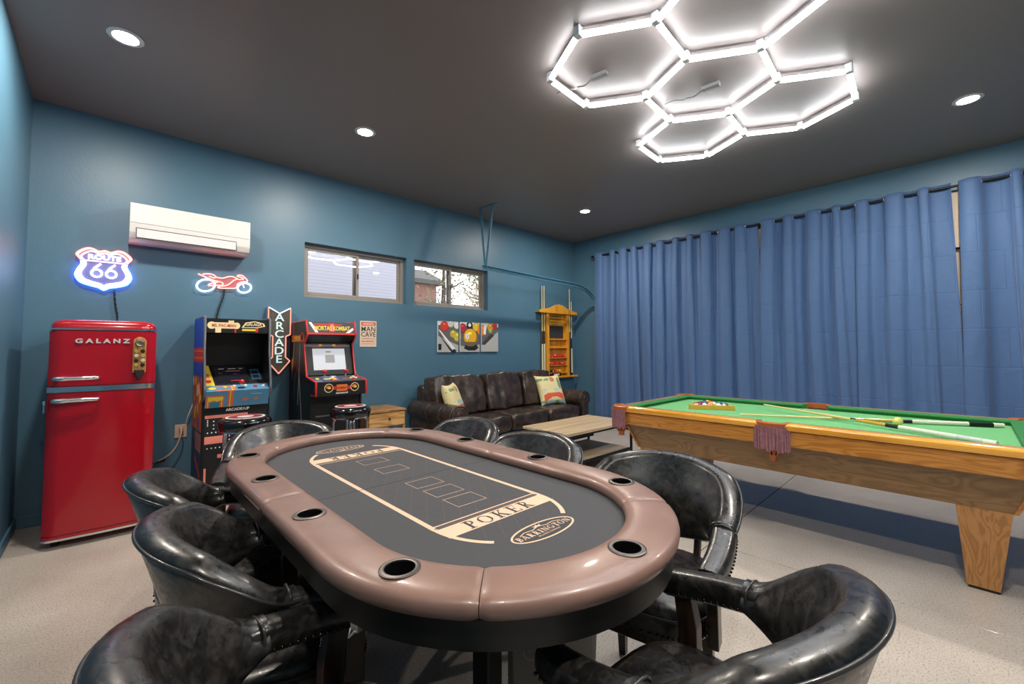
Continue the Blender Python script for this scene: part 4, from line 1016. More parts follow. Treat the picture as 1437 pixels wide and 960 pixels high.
# ================================================================== END TABLE
et = thing('end_table', 'small brown wooden end table with one drawer beside the sofa', 'end table', (2.185, 4.44, 0))
M_et = wood('acacia', srgb(132, 92, 52), srgb(176, 132, 84), 0.45, 4, 'X', 0.05, 2.0, 0.2)
M_etl = wood('acacia_drawer', srgb(176, 128, 72), srgb(212, 168, 108), 0.4, 4, 'X', 0.05, 1.5, 0.15)
b = bmesh.new(); box(b, (-0.22, -0.22, 0.61), (0.22, 0.24, 0.632), 0.002, 1); finish('top', b, M_et, et)
b = bmesh.new(); box(b, (-0.215, -0.20, 0.45), (0.215, 0.235, 0.6095)); finish('case', b, M_et, et)
b = bmesh.new(); box(b, (-0.205, -0.215, 0.462), (0.205, -0.2005, 0.602), 0.002, 1); dr = finish('drawer', b, M_etl, et)
b = bmesh.new(); sphere(b, (0.02, -0.226, 0.535), 0.012, 12, 8); finish('knob', b, M_black, dr, 60)
for x in (-1, 1):
    for y in (-0.19, 0.21):
        b = bmesh.new(); box(b, (x*0.20-0.014, y-0.014, 0.0005), (x*0.20+0.014, y+0.014, 0.4495)); finish('leg', b, M_etl, et)
b = bmesh.new(); box(b, (-0.186, -0.19, 0.12), (0.186, 0.21, 0.14)); finish('shelf', b, M_et, et)

# ================================================================== REFRIGERATOR
FX, FY, FA = -0.010, 4.05, math.radians(-2.0)
fr = thing('refrigerator', 'glossy red retro refrigerator with chrome trim and two doors', 'refrigerator', (FX, FY, 0), FA)
FW = 0.268
def bowed(bm, z0, z1, y0=0.0, bow=0.016, r=0.03, n=16, back=0.055, hw=FW):
    """door: front gently bowed with rounded vertical edges; front faces -Y"""
    pl = []
    for k in range(n+1):
        u = -1+2*k/n; x = u*(hw-0.0); edge = max(0, abs(u)-0.86)/0.14
        pl.append((x, y0-bow*(1-u*u)+r*(1-math.sqrt(max(0, 1-edge**2)))))
    pl += [(hw, y0+back), (-hw, y0+back)]
    prism(bm, pl, z0, z1, 'Z')
b = bmesh.new(); box(b, (-FW+0.004, 0.058, 0.04), (FW-0.004, 0.60, 1.425), 0.012, 2); finish('cabinet', b, M_red, fr, 40)
b = bmesh.new(); bowed(b, 1.045, 1.418); bmesh.ops.bevel(b, geom=[e for e in b.edges if abs(e.verts[0].co.z-e.verts[1].co.z) < 1e-5], offset=0.006, segments=2, affect='EDGES'); fd = finish('freezer_door', b, M_red, fr, 40)
b = bmesh.new(); bowed(b, 0.085, 1.005); bmesh.ops.bevel(b, geom=[e for e in b.edges if abs(e.verts[0].co.z-e.verts[1].co.z) < 1e-5], offset=0.006, segments=2, affect='EDGES'); ld = finish('fridge_door', b, M_red, fr, 40)
for z0, z1 in ((1.0075, 1.0425), (1.420, 1.430), (0.052, 0.066)):
    b = bmesh.new(); bowed(b, z0, z1, -0.002, 0.016, 0.03, 16, 0.05, FW+0.003); finish('chrome_trim', b, M_chrome, fr, 40)
b = bmesh.new(); bowed(b, 0.067, 0.084, 0.002); finish('kick_panel', b, M_red, fr, 40)
# domed top cap
b = bmesh.new(); secs = []
for z, ins in ((1.431, 0.0), (1.452, 0.001), (1.470, 0.008), (1.483, 0.022), (1.490, 0.05), (1.492, 0.10)):
    ring = []
    for k in range(40):
        a = 2*PI*k/40; e = 0.28; ca, sa = math.cos(a), math.sin(a)
        ring.append(b.verts.new(((FW+0.003-ins)*math.copysign(abs(ca)**e, ca), 0.295+(0.305-ins)*math.copysign(abs(sa)**e, sa), z)))
    secs.append(ring)
for i in range(len(secs)-1):
    for k in range(40): b.faces.new([secs[i][k], secs[i][(k+1) % 40], secs[i+1][(k+1) % 40], secs[i+1][k]])
b.faces.new(secs[0][::-1]); b.faces.new(secs[-1]); finish('top_cap', b, M_red, fr, 50)
for z, d in ((1.098, fd), (0.955, ld)):
    b = bmesh.new(); tube(b, catmull([(-0.232, -0.012, z), (-0.225, -0.045, z), (-0.17, -0.052, z+0.001), (-0.09, -0.052, z+0.001), (-0.035, -0.046, z+0.001), (-0.022, -0.016, z)], 5), [0.017]*4+[0.016]*6+[0.014]*6+[0.012]*6+[0.010]*4, 10); finish('handle', b, M_chrome, d, 60)
text_obj('brand_lettering', 'G A L A N Z', 0.040, mat('polished_letters', srgb(236, 226, 224), 0.2, metal=0.3), fd, WF(-0.012, -0.0185, 1.345), 0.0025, 0.0015, 1.25)
b = bmesh.new(); box(b, (-FW-0.016, 0.0, 0.935), (-FW-0.001, 0.03, 0.955), 0.003, 1); box(b, (-FW-0.013, 0.008, 0.88), (-FW-0.006, 0.02, 0.934)); finish('hinge', b, M_chrome, ld)
for x in (-1, 1):
    for y in (0.10, 0.54):
        b = bmesh.new(); cyl(b, (x*0.21, y, 0.0005), (x*0.21, y, 0.0525), 0.02, 12); finish('foot', b, M_black, fr, 40)
# bottle opener held to the freezer door
op = thing('bottle_opener', 'wooden plaque bottle opener hanging on the red freezer door', 'bottle opener', (0.166, 4.018, 1.07), FA)
M_plaque = wood('varnished_plaque', srgb(150, 106, 52), srgb(196, 150, 84), 0.3, 6, 'Z', 0.4)
pl = [(-0.036, 0.055), (0.036, 0.055), (0.036, 0.27)]+[(0.036*math.cos(a), 0.27+0.036*math.sin(a)) for a in [PI*k/10 for k in range(1, 10)]]+[(-0.036, 0.27)]
b = bmesh.new(); prism(b, pl, -0.012, 0.0, 'Y', 0.003); pq = finish('plaque', b, M_plaque, op)
b = bmesh.new(); lathe(b, [(0.011, 0), (0.025, 0), (0.026, 0.008), (0.018, 0.018), (0.011, 0.012)], 20, Matrix.Translation((0, -0.0125, 0.262)) @ Matrix.Rotation(PI/2, 4, 'X'), closed=True); finish('opener', b, M_steel, op, 50)
for k, (x, z) in enumerate(((-0.017, 0.205), (0.018, 0.205), (-0.017, 0.172), (0.018, 0.172), (-0.017, 0.139), (0.018, 0.139), (-0.017, 0.107), (0.018, 0.107))):
    b = bmesh.new(); lathe(b, [(0, 0.005), (0.010, 0.005), (0.013, 0.0), (0, 0.0)], 14, Matrix.Translation((x, -0.0125, z)) @ Matrix.Rotation(PI/2, 4, 'X')); finish('bottle_cap', b, mat('cap_%d' % (k % 3), (srgb(206, 170, 90), srgb(60, 40, 30), srgb(220, 214, 196))[k % 3], 0.35, metal=0.4), op, 40)
b = bmesh.new(); prism(b, [(-0.030, 0.075), (0.030, 0.075), (0.022, 0.04), (0.010, 0.0), (-0.006, 0.0), (-0.020, 0.04)], -0.032, -0.0125, 'Y', 0.005); finish('cap_catcher', b, mat('dark_leather_catcher', srgb(44, 24, 22), 0.5), op)
# wall outlet and plugged cords
ot = thing('wall_outlet', 'beige wall outlet between red refrigerator and arcade cabinet', 'outlet', (0.485, Y1, 0.575))
M_beige = mat('beige_plate', srgb(206, 180, 160), 0.5)
b = bmesh.new(); box(b, (-0.043, -0.008, -0.057), (0.043, -0.0005, 0.057), 0.003, 1); finish('plate', b, M_beige, ot)
for z in (-0.022, 0.022):
    b = bmesh.new(); box(b, (-0.016, -0.011, z-0.014), (0.016, -0.0082, z+0.014), 0.002, 1); finish('socket', b, mat('socket_tan', srgb(176, 150, 132), 0.5), ot)
pc = thing('power_cord', 'pale pink power cord hanging from the wall outlet', 'cord', (0.485, Y1-0.012, 0.575))
b = bmesh.new(); box(b, (-0.012, -0.024, 0.008), (0.012, -0.0005, 0.034), 0.003, 1); finish('plug', b, M_beige, pc)
b = bmesh.new(); tube(b, catmull([(0, -0.02, 0.02), (-0.005, -0.05, -0.02), (-0.03, -0.05, -0.11), (-0.07, -0.05, -0.17), (-0.11, -0.05, -0.20), (-0.19, -0.06, -0.24)], 6), 0.0055, 8); finish('wire', b, mat('pink_cord', srgb(206, 176, 164), 0.5), pc, 60)
pc = thing('power_cord', 'thin white power cord rising from outlet behind the arcade cabinet', 'cord', (0.53, Y1-0.012, 0.64))
b = bmesh.new(); tube(b, catmull([(-0.012, -0.006, 0.0), (-0.002, -0.02, 0.06), (0.02, -0.02, 0.13), (0.045, -0.02, 0.21)], 6), 0.004, 8); finish('wire', b, M_white, pc, 60)
pc = thing('power_cord', 'black twisted power cord at the lower side of refrigerator', 'cord', (0.28, Y1-0.03, 0.33))
b = bmesh.new()
for ph_ in (0, PI): tube(b, [(0.10*q-0.005, -0.03-0.04*q+0.008*math.cos(q*20+ph_), 0.03*q+0.008*math.sin(q*20+ph_)) for q in [k/20 for k in range(21)]], 0.0045, 6)
finish('wire', b, M_black, pc, 60)

# ================================================================== AIR CONDITIONER
ac = thing('air_conditioner', 'white wall-mounted split air conditioner above the neon signs', 'air conditioner', (0.10, Y1, 2.165))
prof = [(-0.0005, 0.0), (-0.13, 0.0), (-0.175, 0.022), (-0.195, 0.07), (-0.200, 0.14), (-0.196, 0.300), (-0.186, 0.308), (-0.0005, 0.308)]
b = bmesh.new(); prism(b, prof, 0.0, 0.838, 'X', 0.003); finish('housing', b, M_white, ac, 30)
b = bmesh.new(); prism(b, [(-0.200, 0.144), (-0.204, 0.146), (-0.2005, 0.302), (-0.196, 0.300)], 0.004, 0.834, 'X'); finish('front_panel', b, M_white, ac)
b = bmesh.new(); prism(b, [(-0.1955, 0.030), (-0.2005, 0.030), (-0.2065, 0.095), (-0.2015, 0.100)], 0.045, 0.725, 'X'); fl_ = finish('louvre', b, mat('white_louvre', srgb(222, 220, 222), 0.4), ac)
b = bmesh.new()
for lo, hi in (((0.040, -0.1995, 0.022), (0.730, -0.19, 0.030)), ((0.040, -0.2022, 0.098), (0.730, -0.19, 0.106)), ((0.040, -0.202, 0.030), (0.0445, -0.19, 0.098)), ((0.7255, -0.202, 0.030), (0.730, -0.19, 0.098))): box(b, lo, hi)
finish('louvre_gap', b, mat('dark_gap', srgb(60, 58, 56), 0.6), ac)

# ================================================================== NEON SIGNS
N_white = emit('neon_white', (0.85, 0.92, 1.0, 1), 3.2); N_red = emit('neon_red', (1.0, 0.16, 0.13, 1), 4); N_blue = emit('halo_blue', (0.03, 0.12, 1.0, 1), 12); N_pink = emit('neon_pink', (1.0, 0.45, 0.42, 1), 2.2)
sg_ = thing('route_sign', 'neon highway shield sign reading Route 66 above the refrigerator', 'neon sign', (-0.036, Y1, 1.93))
SHL = [(-0.155, 0.105), (-0.115, 0.148), (-0.075, 0.158), (-0.035, 0.140), (0.0, 0.150), (0.035, 0.140), (0.075, 0.158), (0.115, 0.148), (0.155, 0.105), (0.133, 0.065), (0.128, 0.03), (0.150, -0.02), (0.156, -0.06), (0.130, -0.105), (0.075, -0.128), (0.03, -0.140), (0.0, -0.158), (-0.03, -0.140), (-0.075, -0.128), (-0.130, -0.105), (-0.156, -0.06), (-0.150, -0.02), (-0.128, 0.03), (-0.133, 0.065)]
sh = [(p.x, p.y) for p in catmull([(x, y, 0) for x, y in SHL], 4, True)]
b = bmesh.new(); prism(b, [(x*1.03, y*1.03) for x, y in sh], -0.028, -0.022, 'Y'); finish('backing', b, mat('pale_lilac_acrylic', srgb(110, 112, 170), 0.2), sg_)
up_ = [p for p in sh if p[1] > 0.060]; 
iu = [i for i, p in enumerate(sh) if p[1] > 0.058]
def seq(ids, sc, y): return [(sh[i % len(sh)][0]*sc, y, sh[i % len(sh)][1]*sc) for i in ids]
first = next(i for i in range(len(sh)) if sh[i][1] > 0.058 and sh[i-1][1] <= 0.058); cnt = len(iu)
for sc, r_ in ((0.985, 0.0075), (0.86, 0.006)):
    b = bmesh.new(); tube(b, seq(range(first, first+cnt), sc, -0.036), r_, 8); finish('neon_tube', b, N_pink if sc < .9 else N_red, sg_, 60)
    b = bmesh.new(); tube(b, seq(range(first+cnt, first+len(sh)), sc, -0.036), r_+0.0015, 8); finish('neon_tube', b, N_white, sg_, 60)
b = bmesh.new(); tube(b, seq(range(first+cnt, first+len(sh)), 1.05, -0.012), 0.004, 8); finish('added_halo_tube', b, N_blue, sg_, 60)  # thin glowing tubes added behind the outline to throw its halo on the wall
b = bmesh.new(); tube(b, seq(range(first, first+cnt), 1.05, -0.012), 0.003, 8); finish('added_halo_tube', b, N_red, sg_, 60)
b = bmesh.new(); tube(b, [(-0.115, -0.036, 0.060), (0.115, -0.036, 0.060)], 0.005, 8); finish('neon_tube', b, N_pink, sg_, 60)
for cx in (-0.042, 0.042):
    b = bmesh.new(); tube(b, [(cx+0.020, -0.036, 0.042), (cx-0.012, -0.036, 0.008), (cx-0.030, -0.036, -0.028)]+[(cx-0.001+0.030*math.cos(a), -0.036, -0.035+0.030*math.sin(a)) for a in [PI-0.2+2*PI*k/16 for k in range(17)]], 0.0065, 8); finish('numeral', b, N_white, sg_, 60)
text_obj('lettering', 'ROUTE', 0.052, N_white, sg_, WF(0, -0.034, 0.092), 0.003, 0.001, 1.15)
b = bmesh.new()
for k, (x, z) in enumerate(((-0.09, -0.09), (0.09, -0.09), (0, 0.12))): cyl(b, (x, -0.0005, z), (x, -0.0225, z), 0.006, 8)
finish('standoff', b, M_black, sg_)
mo = thing('motorcycle_sign', 'red and white neon motorcycle sign above the arcade cabinet', 'neon sign', (0.780, Y1, 1.915))
sx_ = 0.425/790; sy_ = 0.40/790*1.08
def mp(pts, y=-0.03): # crop pixels -> local metres, levelled for the sloping view
    return [((px-525)*sx_*1.0, y, -(py-330-(px-525)*0.145)*sy_*1.05) for px, py in pts]
def neon(pts, m, r=0.0048, closed=False):
    b = bmesh.new(); tube(b, catmull(mp(pts), 4, closed), r, 7, closed); finish('neon_tube', b, m, mo, 60)
neon([(250+125*math.cos(a), 368+95*math.sin(a)) for a in [2*PI*k/20 for k in range(20)]], N_white, 0.0070, True)
neon([(812+103*math.cos(a), 440+80*math.sin(a)) for a in [2*PI*k/20 for k in range(20)]], N_white, 0.0070, True)
neon([(140, 180), (240, 235), (350, 290), (450, 325), (490, 350), (470, 380), (390, 375), (300, 375), (285, 365), (310, 345), (420, 325)], N_red)
neon([(200, 190), (280, 185), (350, 205), (385, 235), (365, 255), (290, 225)], N_red)
neon([(385, 245), (480, 265), (560, 245), (620, 243), (680, 270), (720, 295), (780, 295), (790, 280), (740, 255), (700, 240), (720, 225), (770, 230), (820, 275), (855, 320), (840, 335), (770, 340), (710, 370), (680, 435), (560, 435), (430, 420), (430, 400), (540, 385), (590, 360), (640, 315), (690, 290)], N_red)
neon([(785, 380), (795, 405), (808, 438)], N_pink)
b = bmesh.new(); prism(b, [(p[0], p[2]) for p in mp([(300, 250), (480, 275), (620, 250), (850, 330), (700, 375), (670, 430), (430, 420), (420, 370)])], -0.020, -0.015, 'Y'); finish('backing', b, mat('clear_red_acrylic', srgb(150, 110, 120), 0.2), mo)
b = bmesh.new()
for x, z in ((-0.05, 0.01), (0.06, -0.02)): cyl(b, (x, -0.0005, z), (x, -0.0148, z), 0.006, 8)
finish('standoff', b, M_black, mo)
def twisted(pts, label):
    t = thing('sign_cord', label, 'cord', pts[0]); b = bmesh.new(); P_ = catmull([Vector(p)-Vector(pts[0]) for p in pts], 10)
    for ph_ in (0, PI): tube(b, [p+Vector((0.0045*math.cos(k*0.9+ph_), 0.0045*math.sin(k*0.9+ph_), 0)) for k, p in enumerate(P_)], 0.0036, 6)
    finish('wire', b, M_black, t, 60)
twisted([(0.026, Y1-0.015, 1.77), (0.035, Y1-0.02, 1.66), (0.050, Y1-0.02, 1.56), (0.052, Y1-0.02, 1.47)], 'black twisted cord hanging from the highway shield sign')
twisted([(0.775, Y1-0.015, 1.85), (0.765, Y1-0.02, 1.77), (0.735, Y1-0.02, 1.66), (0.715, Y1-0.02, 1.55)], 'black twisted cord hanging from the neon motorcycle sign')

# ================================================================== ARCADE ARROW SIGN, TIN SIGN, CANVASES
ar = thing('arcade_sign', 'arrow shaped marquee sign reading ARCADE beside the arcade cabinets', 'sign', (1.232, Y1, 1.04))
OUT = [(-0.105, 0.665), (0.0, 0.605), (0.105, 0.665), (0.105, 0.395), (0.062, 0.375), (0.062, 0.165), (0.105, 0.125), (0.0, 0.0), (-0.105, 0.125), (-0.062, 0.165), (-0.062, 0.375), (-0.105, 0.395)]
b = bmesh.new(); prism(b, OUT, -0.075, -0.0005, 'Y'); finish('box', b, mat('galvanised_steel', srgb(168, 176, 184), 0.4, metal=0.6), ar)
F = Flat(); F.poly([(x*0.93, 0.335+(y-0.335)*0.975) for x, y in OUT], mat('rusty_corrugated', srgb(84, 80, 76), 0.6, metal=0.3, noise_amt=0.3, noise_scale=20, stretch=(6, 6, 0.6)), 0)
F.build('face', ar, WF(0, -0.0755, 0))
for i in range(len(OUT)):
    a, c_ = OUT[i], OUT[(i+1) % len(OUT)]; b = bmesh.new(); tube(b, [(a[0]*0.95, -0.082, 0.335+(a[1]-0.335)*0.985), (c_[0]*0.95, -0.082, 0.335+(c_[1]-0.335)*0.985)], 0.006, 8)
    finish('neon_rope', b, emit('neon_rope_white', (0.9, 0.95, 1.0, 1), 0.6) if i in (0, 1) else emit('neon_rope_coral', (1.0, 0.35, 0.25, 1), 0.65), ar)
for k, ch in enumerate('ARCADE'):
    text_obj('letter', ch, 0.105, emit('letter_mint', (0.72, 0.92, 0.88, 1), 0.42), ar, WF(0, -0.080, 0.56-k*0.083), 0.004, 0.001, 1.15)
b = bmesh.new()
mc_ = thing('tin_sign', 'cream tin sign reading MAN CAVE on the teal wall', 'sign', (2.19, Y1, 1.31))
b = bmesh.new(); prism(b, [(x, z) for x, z in [(-0.10+0.012*(1-math.cos(a)) if q in (0, 3) else 0.10-0.012*(1-math.cos(a)), z0) for q, z0, a in ((0, 0.0, 0), (1, 0.0, 0), (2, 0.30, 0), (3, 0.30, 0))]], -0.006, -0.0005, 'Y', 0.002); finish('plate', b, mat('cream_tin', srgb(222, 202, 178), 0.45, noise_amt=0.06, noise_scale=12), mc_)
F = Flat(); RD = flatcol(206, 96, 84); F.rect(-0.088, 0.245, 0.088, 0.287, RD, 0); F.circ(0, 0.264, 0.078, flatcol(222, 120, 104), 1, 0.018); F.build('red_banner', mc_, WF(0, -0.0066, 0))
INK2 = flatcol(52, 46, 44)
text_obj('lettering', 'WARNING', 0.030, flatcol(240, 224, 206), mc_, WF(0, -0.0082, 0.264), 0.0002, 0.0, 0.9)
text_obj('lettering', 'MAN', 0.078, INK2, mc_, WF(0, -0.0070, 0.203), 0.0003, 0.001, 0.98, spacing=1.1); text_obj('lettering', 'CAVE', 0.078, INK2, mc_, WF(0, -0.0070, 0.142), 0.0003, 0.001, 0.86, spacing=1.1)
F = Flat(); rs2 = random.Random(5)
for y, hgt in ((0.094, 0.010), (0.064, 0.016), (0.034, 0.006)):
    x = -0.082
    while x < 0.075: w_ = rs2.uniform(0.005, 0.011); F.rect(x, y-hgt/2, min(x+w_, 0.084), y+hgt/2, RD, 0); x += w_+0.004
F.build('small_print', mc_, WF(0, -0.0066, 0))
# triptych: one picture over three canvases; drawn in a shared frame 1.05 x 0.41
GR = flatcol(178, 178, 178); BK = flatcol(24, 24, 26); WH = flatcol(236, 236, 234); TR = []
def shade(F, x, y, r, rgb):
    F.circ(x, y, r, flatcol(*[int(c*0.72) for c in rgb]), 2); F.circ(x-r*0.05, y+r*0.08, r*0.9, flatcol(*rgb), 3); F.circ(x-r*0.1, y+r*0.45, r*0.3, flatcol(*[min(255, int(c*1.15+50)) for c in rgb]), 4, r*0.16)
def triptych(F):
    F.rect(0, 0, 1.06, 0.42, GR, 0); F.poly([(0, 0.42), (0, 0.22), (0.30, 0.10), (0.55, 0.06), (0.80, 0.14), (1.06, 0.30), (1.06, 0.42)], flatcol(96, 96, 98), 1)
    F.rect(0, 0.36, 1.06, 0.42, WH, 1)
    F.poly([(0.42, 0.05), (0.50, 0.02), (0.62, 0.02), (0.68, 0.06), (0.64, 0.10), (0.45, 0.10)], BK, 1); F.poly([(0.72, 0.10), (0.80, 0.10), (0.98, 0.24), (0.9, 0.26)], flatcol(60, 60, 62), 1)
    shade(F, 0.10, 0.345, 0.070, (206, 60, 40)); shade(F, 0.20, 0.385, 0.055, (220, 210, 200)); shade(F, 0.30, 0.36, 0.050, (230, 230, 226)); shade(F, 0.40, 0.33, 0.065, (180, 40, 60)); shade(F, 0.24, 0.245, 0.055, (196, 176, 70)); shade(F, 0.31, 0.205, 0.065, (206, 190, 60))
    shade(F, 0.52, 0.37, 0.055, (24, 24, 26)); F.circ(0.52, 0.375, 0.026, WH, 5); shade(F, 0.64, 0.35, 0.065, (236, 196, 60)); shade(F, 0.74, 0.305, 0.085, (226, 130, 50)); F.poly([(0.78, 0.38), (0.83, 0.37), (0.81, 0.24), (0.77, 0.26)], WH, 4)
    shade(F, 0.90, 0.355, 0.060, (214, 150, 60)); shade(F, 0.985, 0.375, 0.05, (190, 50, 40)); shade(F, 0.90, 0.30, 0.035, (150, 170, 80))
    shade(F, 0.535, 0.205, 0.120, (238, 176, 24)); F.poly([(0.43, 0.14), (0.64, 0.14), (0.60, 0.085), (0.535, 0.075), (0.47, 0.085)], flatcol(110, 100, 70), 4); F.circ(0.478, 0.215, 0.034, WH, 5, 0.042); F.rect(0.473, 0.195, 0.481, 0.235, BK, 6)
    F.poly([(0.0, 0.30), (0.03, 0.29), (0.27, 0.05), (0.24, 0.015)][::1], WH, 5); F.poly([(0.0, 0.24), (0.02, 0.225), (0.25, 0.0), (0.21, 0.0)], BK, 5); F.poly([(0.22, 0.02), (0.25, 0.045), (0.29, 0.02), (0.28, 0.0), (0.23, 0.0)], BK, 6); F.rect(0.0, 0.03, 0.05, 0.11, BK, 5)
for x0, x1, lab in ((0.0, 0.325, 'canvas print of billiard balls and a cue tip, nearest the windows'), (0.362, 0.700, 'canvas print of a big yellow billiard ball'), (0.740, 1.053, 'canvas print of orange billiard balls in a row on grey')):
    cv = thing('canvas_print', lab, 'picture', (3.138+x0, Y1, 1.238), 0, 'three-part billiard picture')
    b = bmesh.new(); box(b, (0, -0.025, 0), (x1-x0, -0.0005, 0.412), 0.002, 1); finish('canvas', b, WH, cv)
    F = Flat((x0, 0.001, x1, 0.411)); triptych(F); F.build('print', cv, WF(-x0, -0.0252, 0))

# ================================================================== ARCADE CABINETS
def side_panels(root, prof, hw, m, mold, th=0.016):
    for s in (-1, 1):
        b = bmesh.new(); prism(b, prof, s*hw-(th if s > 0 else 0), s*hw+(0 if s > 0 else th), 'X'); sp = finish('side_panel', b, m, root)
        b = bmesh.new(); n = len(prof); P_ = [Vector(p) for p in prof]
        i0 = 1
        tube(b, [(s*(hw-th/2), p[0], p[1]) for p in prof[1:]], th/2+0.0015, 8); finish('edge_molding', b, mold, sp, 50)
def slab(name, root, a, c_, x0, x1, m, th=0.012):
    """panel spanning the cabinet between two (y,z) points"""
    a = Vector(a); c_ = Vector(c_); d = (c_-a).normalized(); n = Vector((d.y, -d.x))*th
    b = bmesh.new(); prism(b, [tuple(a), tuple(c_), tuple(c_+n), tuple(a+n)], x0, x1, 'X'); return finish(name, b, m, root)
def PF(a, c_, x0=0.0):
    """print frame on a slab: x right, y from a up to c_, normal towards the player"""
    a = Vector(a); c_ = Vector(c_); d = (c_-a).normalized(); n = Vector((-d.y, d.x))
    return Matrix(((1, 0, 0, x0), (0, d.x, n.x, a.x), (0, d.y, n.y, a.y), (0, 0, 0, 1)))
YEL = flatcol(240, 206, 60); ORG = flatcol(214, 112, 70); SKY = flatcol(84, 140, 176); SAL = flatcol(240, 140, 122); NAVY = flatcol(28, 60, 96); REDP = flatcol(200, 44, 40); CRM = flatcol(240, 220, 170); WHP = flatcol(236, 236, 232); BLKP = flatcol(16, 16, 18)
ROYAL = flatcol(30, 80, 190)
a1 = thing('arcade_cabinet', 'black arcade cabinet with blue control deck and pink block art front', 'arcade machine', (0.803, 4.20, 0))
hw = 0.243
prof = [(0.0, 0.0005), (0.0, 0.87), (-0.035, 0.90), (-0.07, 0.945), (-0.065, 0.97), (0.0, 1.27), (0.0, 1.545), (0.02, 1.555), (0.47, 1.555), (0.495, 1.53), (0.495, 0.0005)]
side_panels(a1, prof, hw, M_black, mat('grey_molding', srgb(120, 122, 128), 0.3, metal=0.4))
F = Flat(); S = lambda y, z: (-y, z)
F.rect(-0.493, 1.30, -0.004, 1.550, ROYAL, 0); F.rect(-0.493, 0.20, -0.004, 0.62, NAVY, 0); F.rect(-0.493, 0.002, -0.004, 0.20, NAVY, 0)
F.rect(-0.493, 1.18, -0.004, 1.30, REDP, 0); F.rect(-0.493, 1.205, -0.004, 1.225, ORG, 1); F.rect(-0.493, 1.265, -0.004, 1.28, ORG, 1); F.rect(-0.493, 1.06, -0.004, 1.18, ROYAL, 0)
F.rect(-0.493, 0.62, -0.004, 1.06, flatcol(176, 96, 50), 0)
rs = random.Random(3)
for k in range(26):
    x, y, r = -rs.uniform(0.03, 0.47), rs.uniform(0.66, 1.05), rs.uniform(0.025, 0.06); F.circ(x, y, r*0.7, (YEL, ORG, REDP, ROYAL, CRM)[k % 5], 1+k*0.05, r, 9)
F.rect(-0.30, 0.45, -0.004, 0.60, flatcol(150, 110, 110), 1); F.poly([(-0.30, 0.36), (-0.01, 0.24), (-0.01, 0.28), (-0.30, 0.41)], REDP, 1)
SL = Matrix(((0, 0, -1, -hw-0.0), (-1, 0, 0, 0), (0, 1, 0, 0), (0, 0, 0, 1)))
F.build('side_art', a1, SL)
xi = hw-0.0165
slab('back_panel', a1, (0.47, 0.02), (0.47, 1.54), -xi, xi, M_black); slab('top_panel', a1, (0.005, 1.542), (0.49, 1.542), -xi, xi, M_black)
mq = slab('marquee', a1, (0.008, 1.425), (0.008, 1.535), -xi, xi, M_black)
F = Flat((-xi, 0, xi, 0.11)); F.rect(-0.205, 0.035, 0.0, 0.085, CRM, 1); F.rect(-0.075, 0.08, -0.035, 0.11, CRM, 1); F.rect(-0.165, 0.0, -0.125, 0.04, CRM, 1); F.circ(-0.19, 0.06, 0.03, CRM, 1, 0.03); F.circ(-0.015, 0.06, 0.025, CRM, 1, 0.027); F.rect(-0.03, 0.0, -0.018, 0.03, REDP, 1)
F.poly([(0.02, 0.045), (0.05, 0.09), (0.12, 0.105), (0.19, 0.085), (0.20, 0.06), (0.14, 0.045)], CRM, 1); F.poly([(0.035, 0.05), (0.06, 0.084), (0.12, 0.096), (0.178, 0.08), (0.185, 0.064), (0.14, 0.052)], BLKP, 2); F.rect(0.025, 0.018, 0.125, 0.034, YEL, 1); F.rect(0.125, 0.008, 0.145, 0.045, REDP, 1)
F.build('marquee_art', mq, PF((0.008, 1.425), (0.008, 1.535)))
text_obj('marquee_title', 'MS. PAC-MAN', 0.034, flatcol(206, 92, 60), mq, PF((0.008, 1.425), (0.008, 1.535)) @ Matrix.Translation((-0.105, 0.060, 0.0024)), 0.0003, 0.0008, 0.82)
text_obj('marquee_title', 'GALAGA', 0.036, CRM, mq, PF((0.008, 1.425), (0.008, 1.535)) @ Matrix.Translation((0.11, 0.074, 0.0028)), 0.0003, 0.0008, 0.85)
slab('speaker_panel', a1, (0.30, 1.145), (0.24, 1.422), -xi, xi, M_blackpaint); slab('marquee_bottom', a1, (0.02, 1.423), (0.24, 1.423), -xi, xi, M_blackpaint, -0.008)
sc = slab('monitor_bezel', a1, (0.055, 0.985), (0.30, 1.147), -xi, xi, M_blackpaint)
F = Flat(); F.rect(-0.135, 0.03, 0.105, 0.265, mat('dark_screen', srgb(34, 34, 44), 0.12, coat=0.5), 0)
F.poly([(-xi, 0.0), (-0.150, 0.0), (-0.165, 0.29), (-xi, 0.29)], YEL, 1); F.circ(-0.19, 0.06, 0.022, REDP, 2); F.rect(-0.20, 0.11, -0.175, 0.17, ORG, 2)
F.rect(0.13, 0.06, 0.205, 0.22, flatcol(40, 92, 120), 1); F.rect(0.142, 0.09, 0.19, 0.13, BLKP, 2); F.rect(0.142, 0.15, 0.19, 0.19, BLKP, 2)
for k, (x0, x1, y, m_) in enumerate(((-0.10, -0.06, 0.235, WHP), (-0.03, 0.03, 0.235, WHP), (0.05, 0.08, 0.235, WHP), (-0.05, 0.06, 0.20, SAL), (-0.11, -0.08, 0.17, REDP), (0.0, 0.04, 0.155, flatcol(90, 80, 170)), (-0.03, 0.07, 0.06, REDP))): F.rect(x0, y-0.004, x1, y+0.004, m_, 1)
F.build('screen', sc, PF((0.055, 0.985), (0.30, 1.147)))
dk = slab('control_deck', a1, (-0.062, 0.948), (0.054, 0.986), -xi, xi, SKY, 0.02)
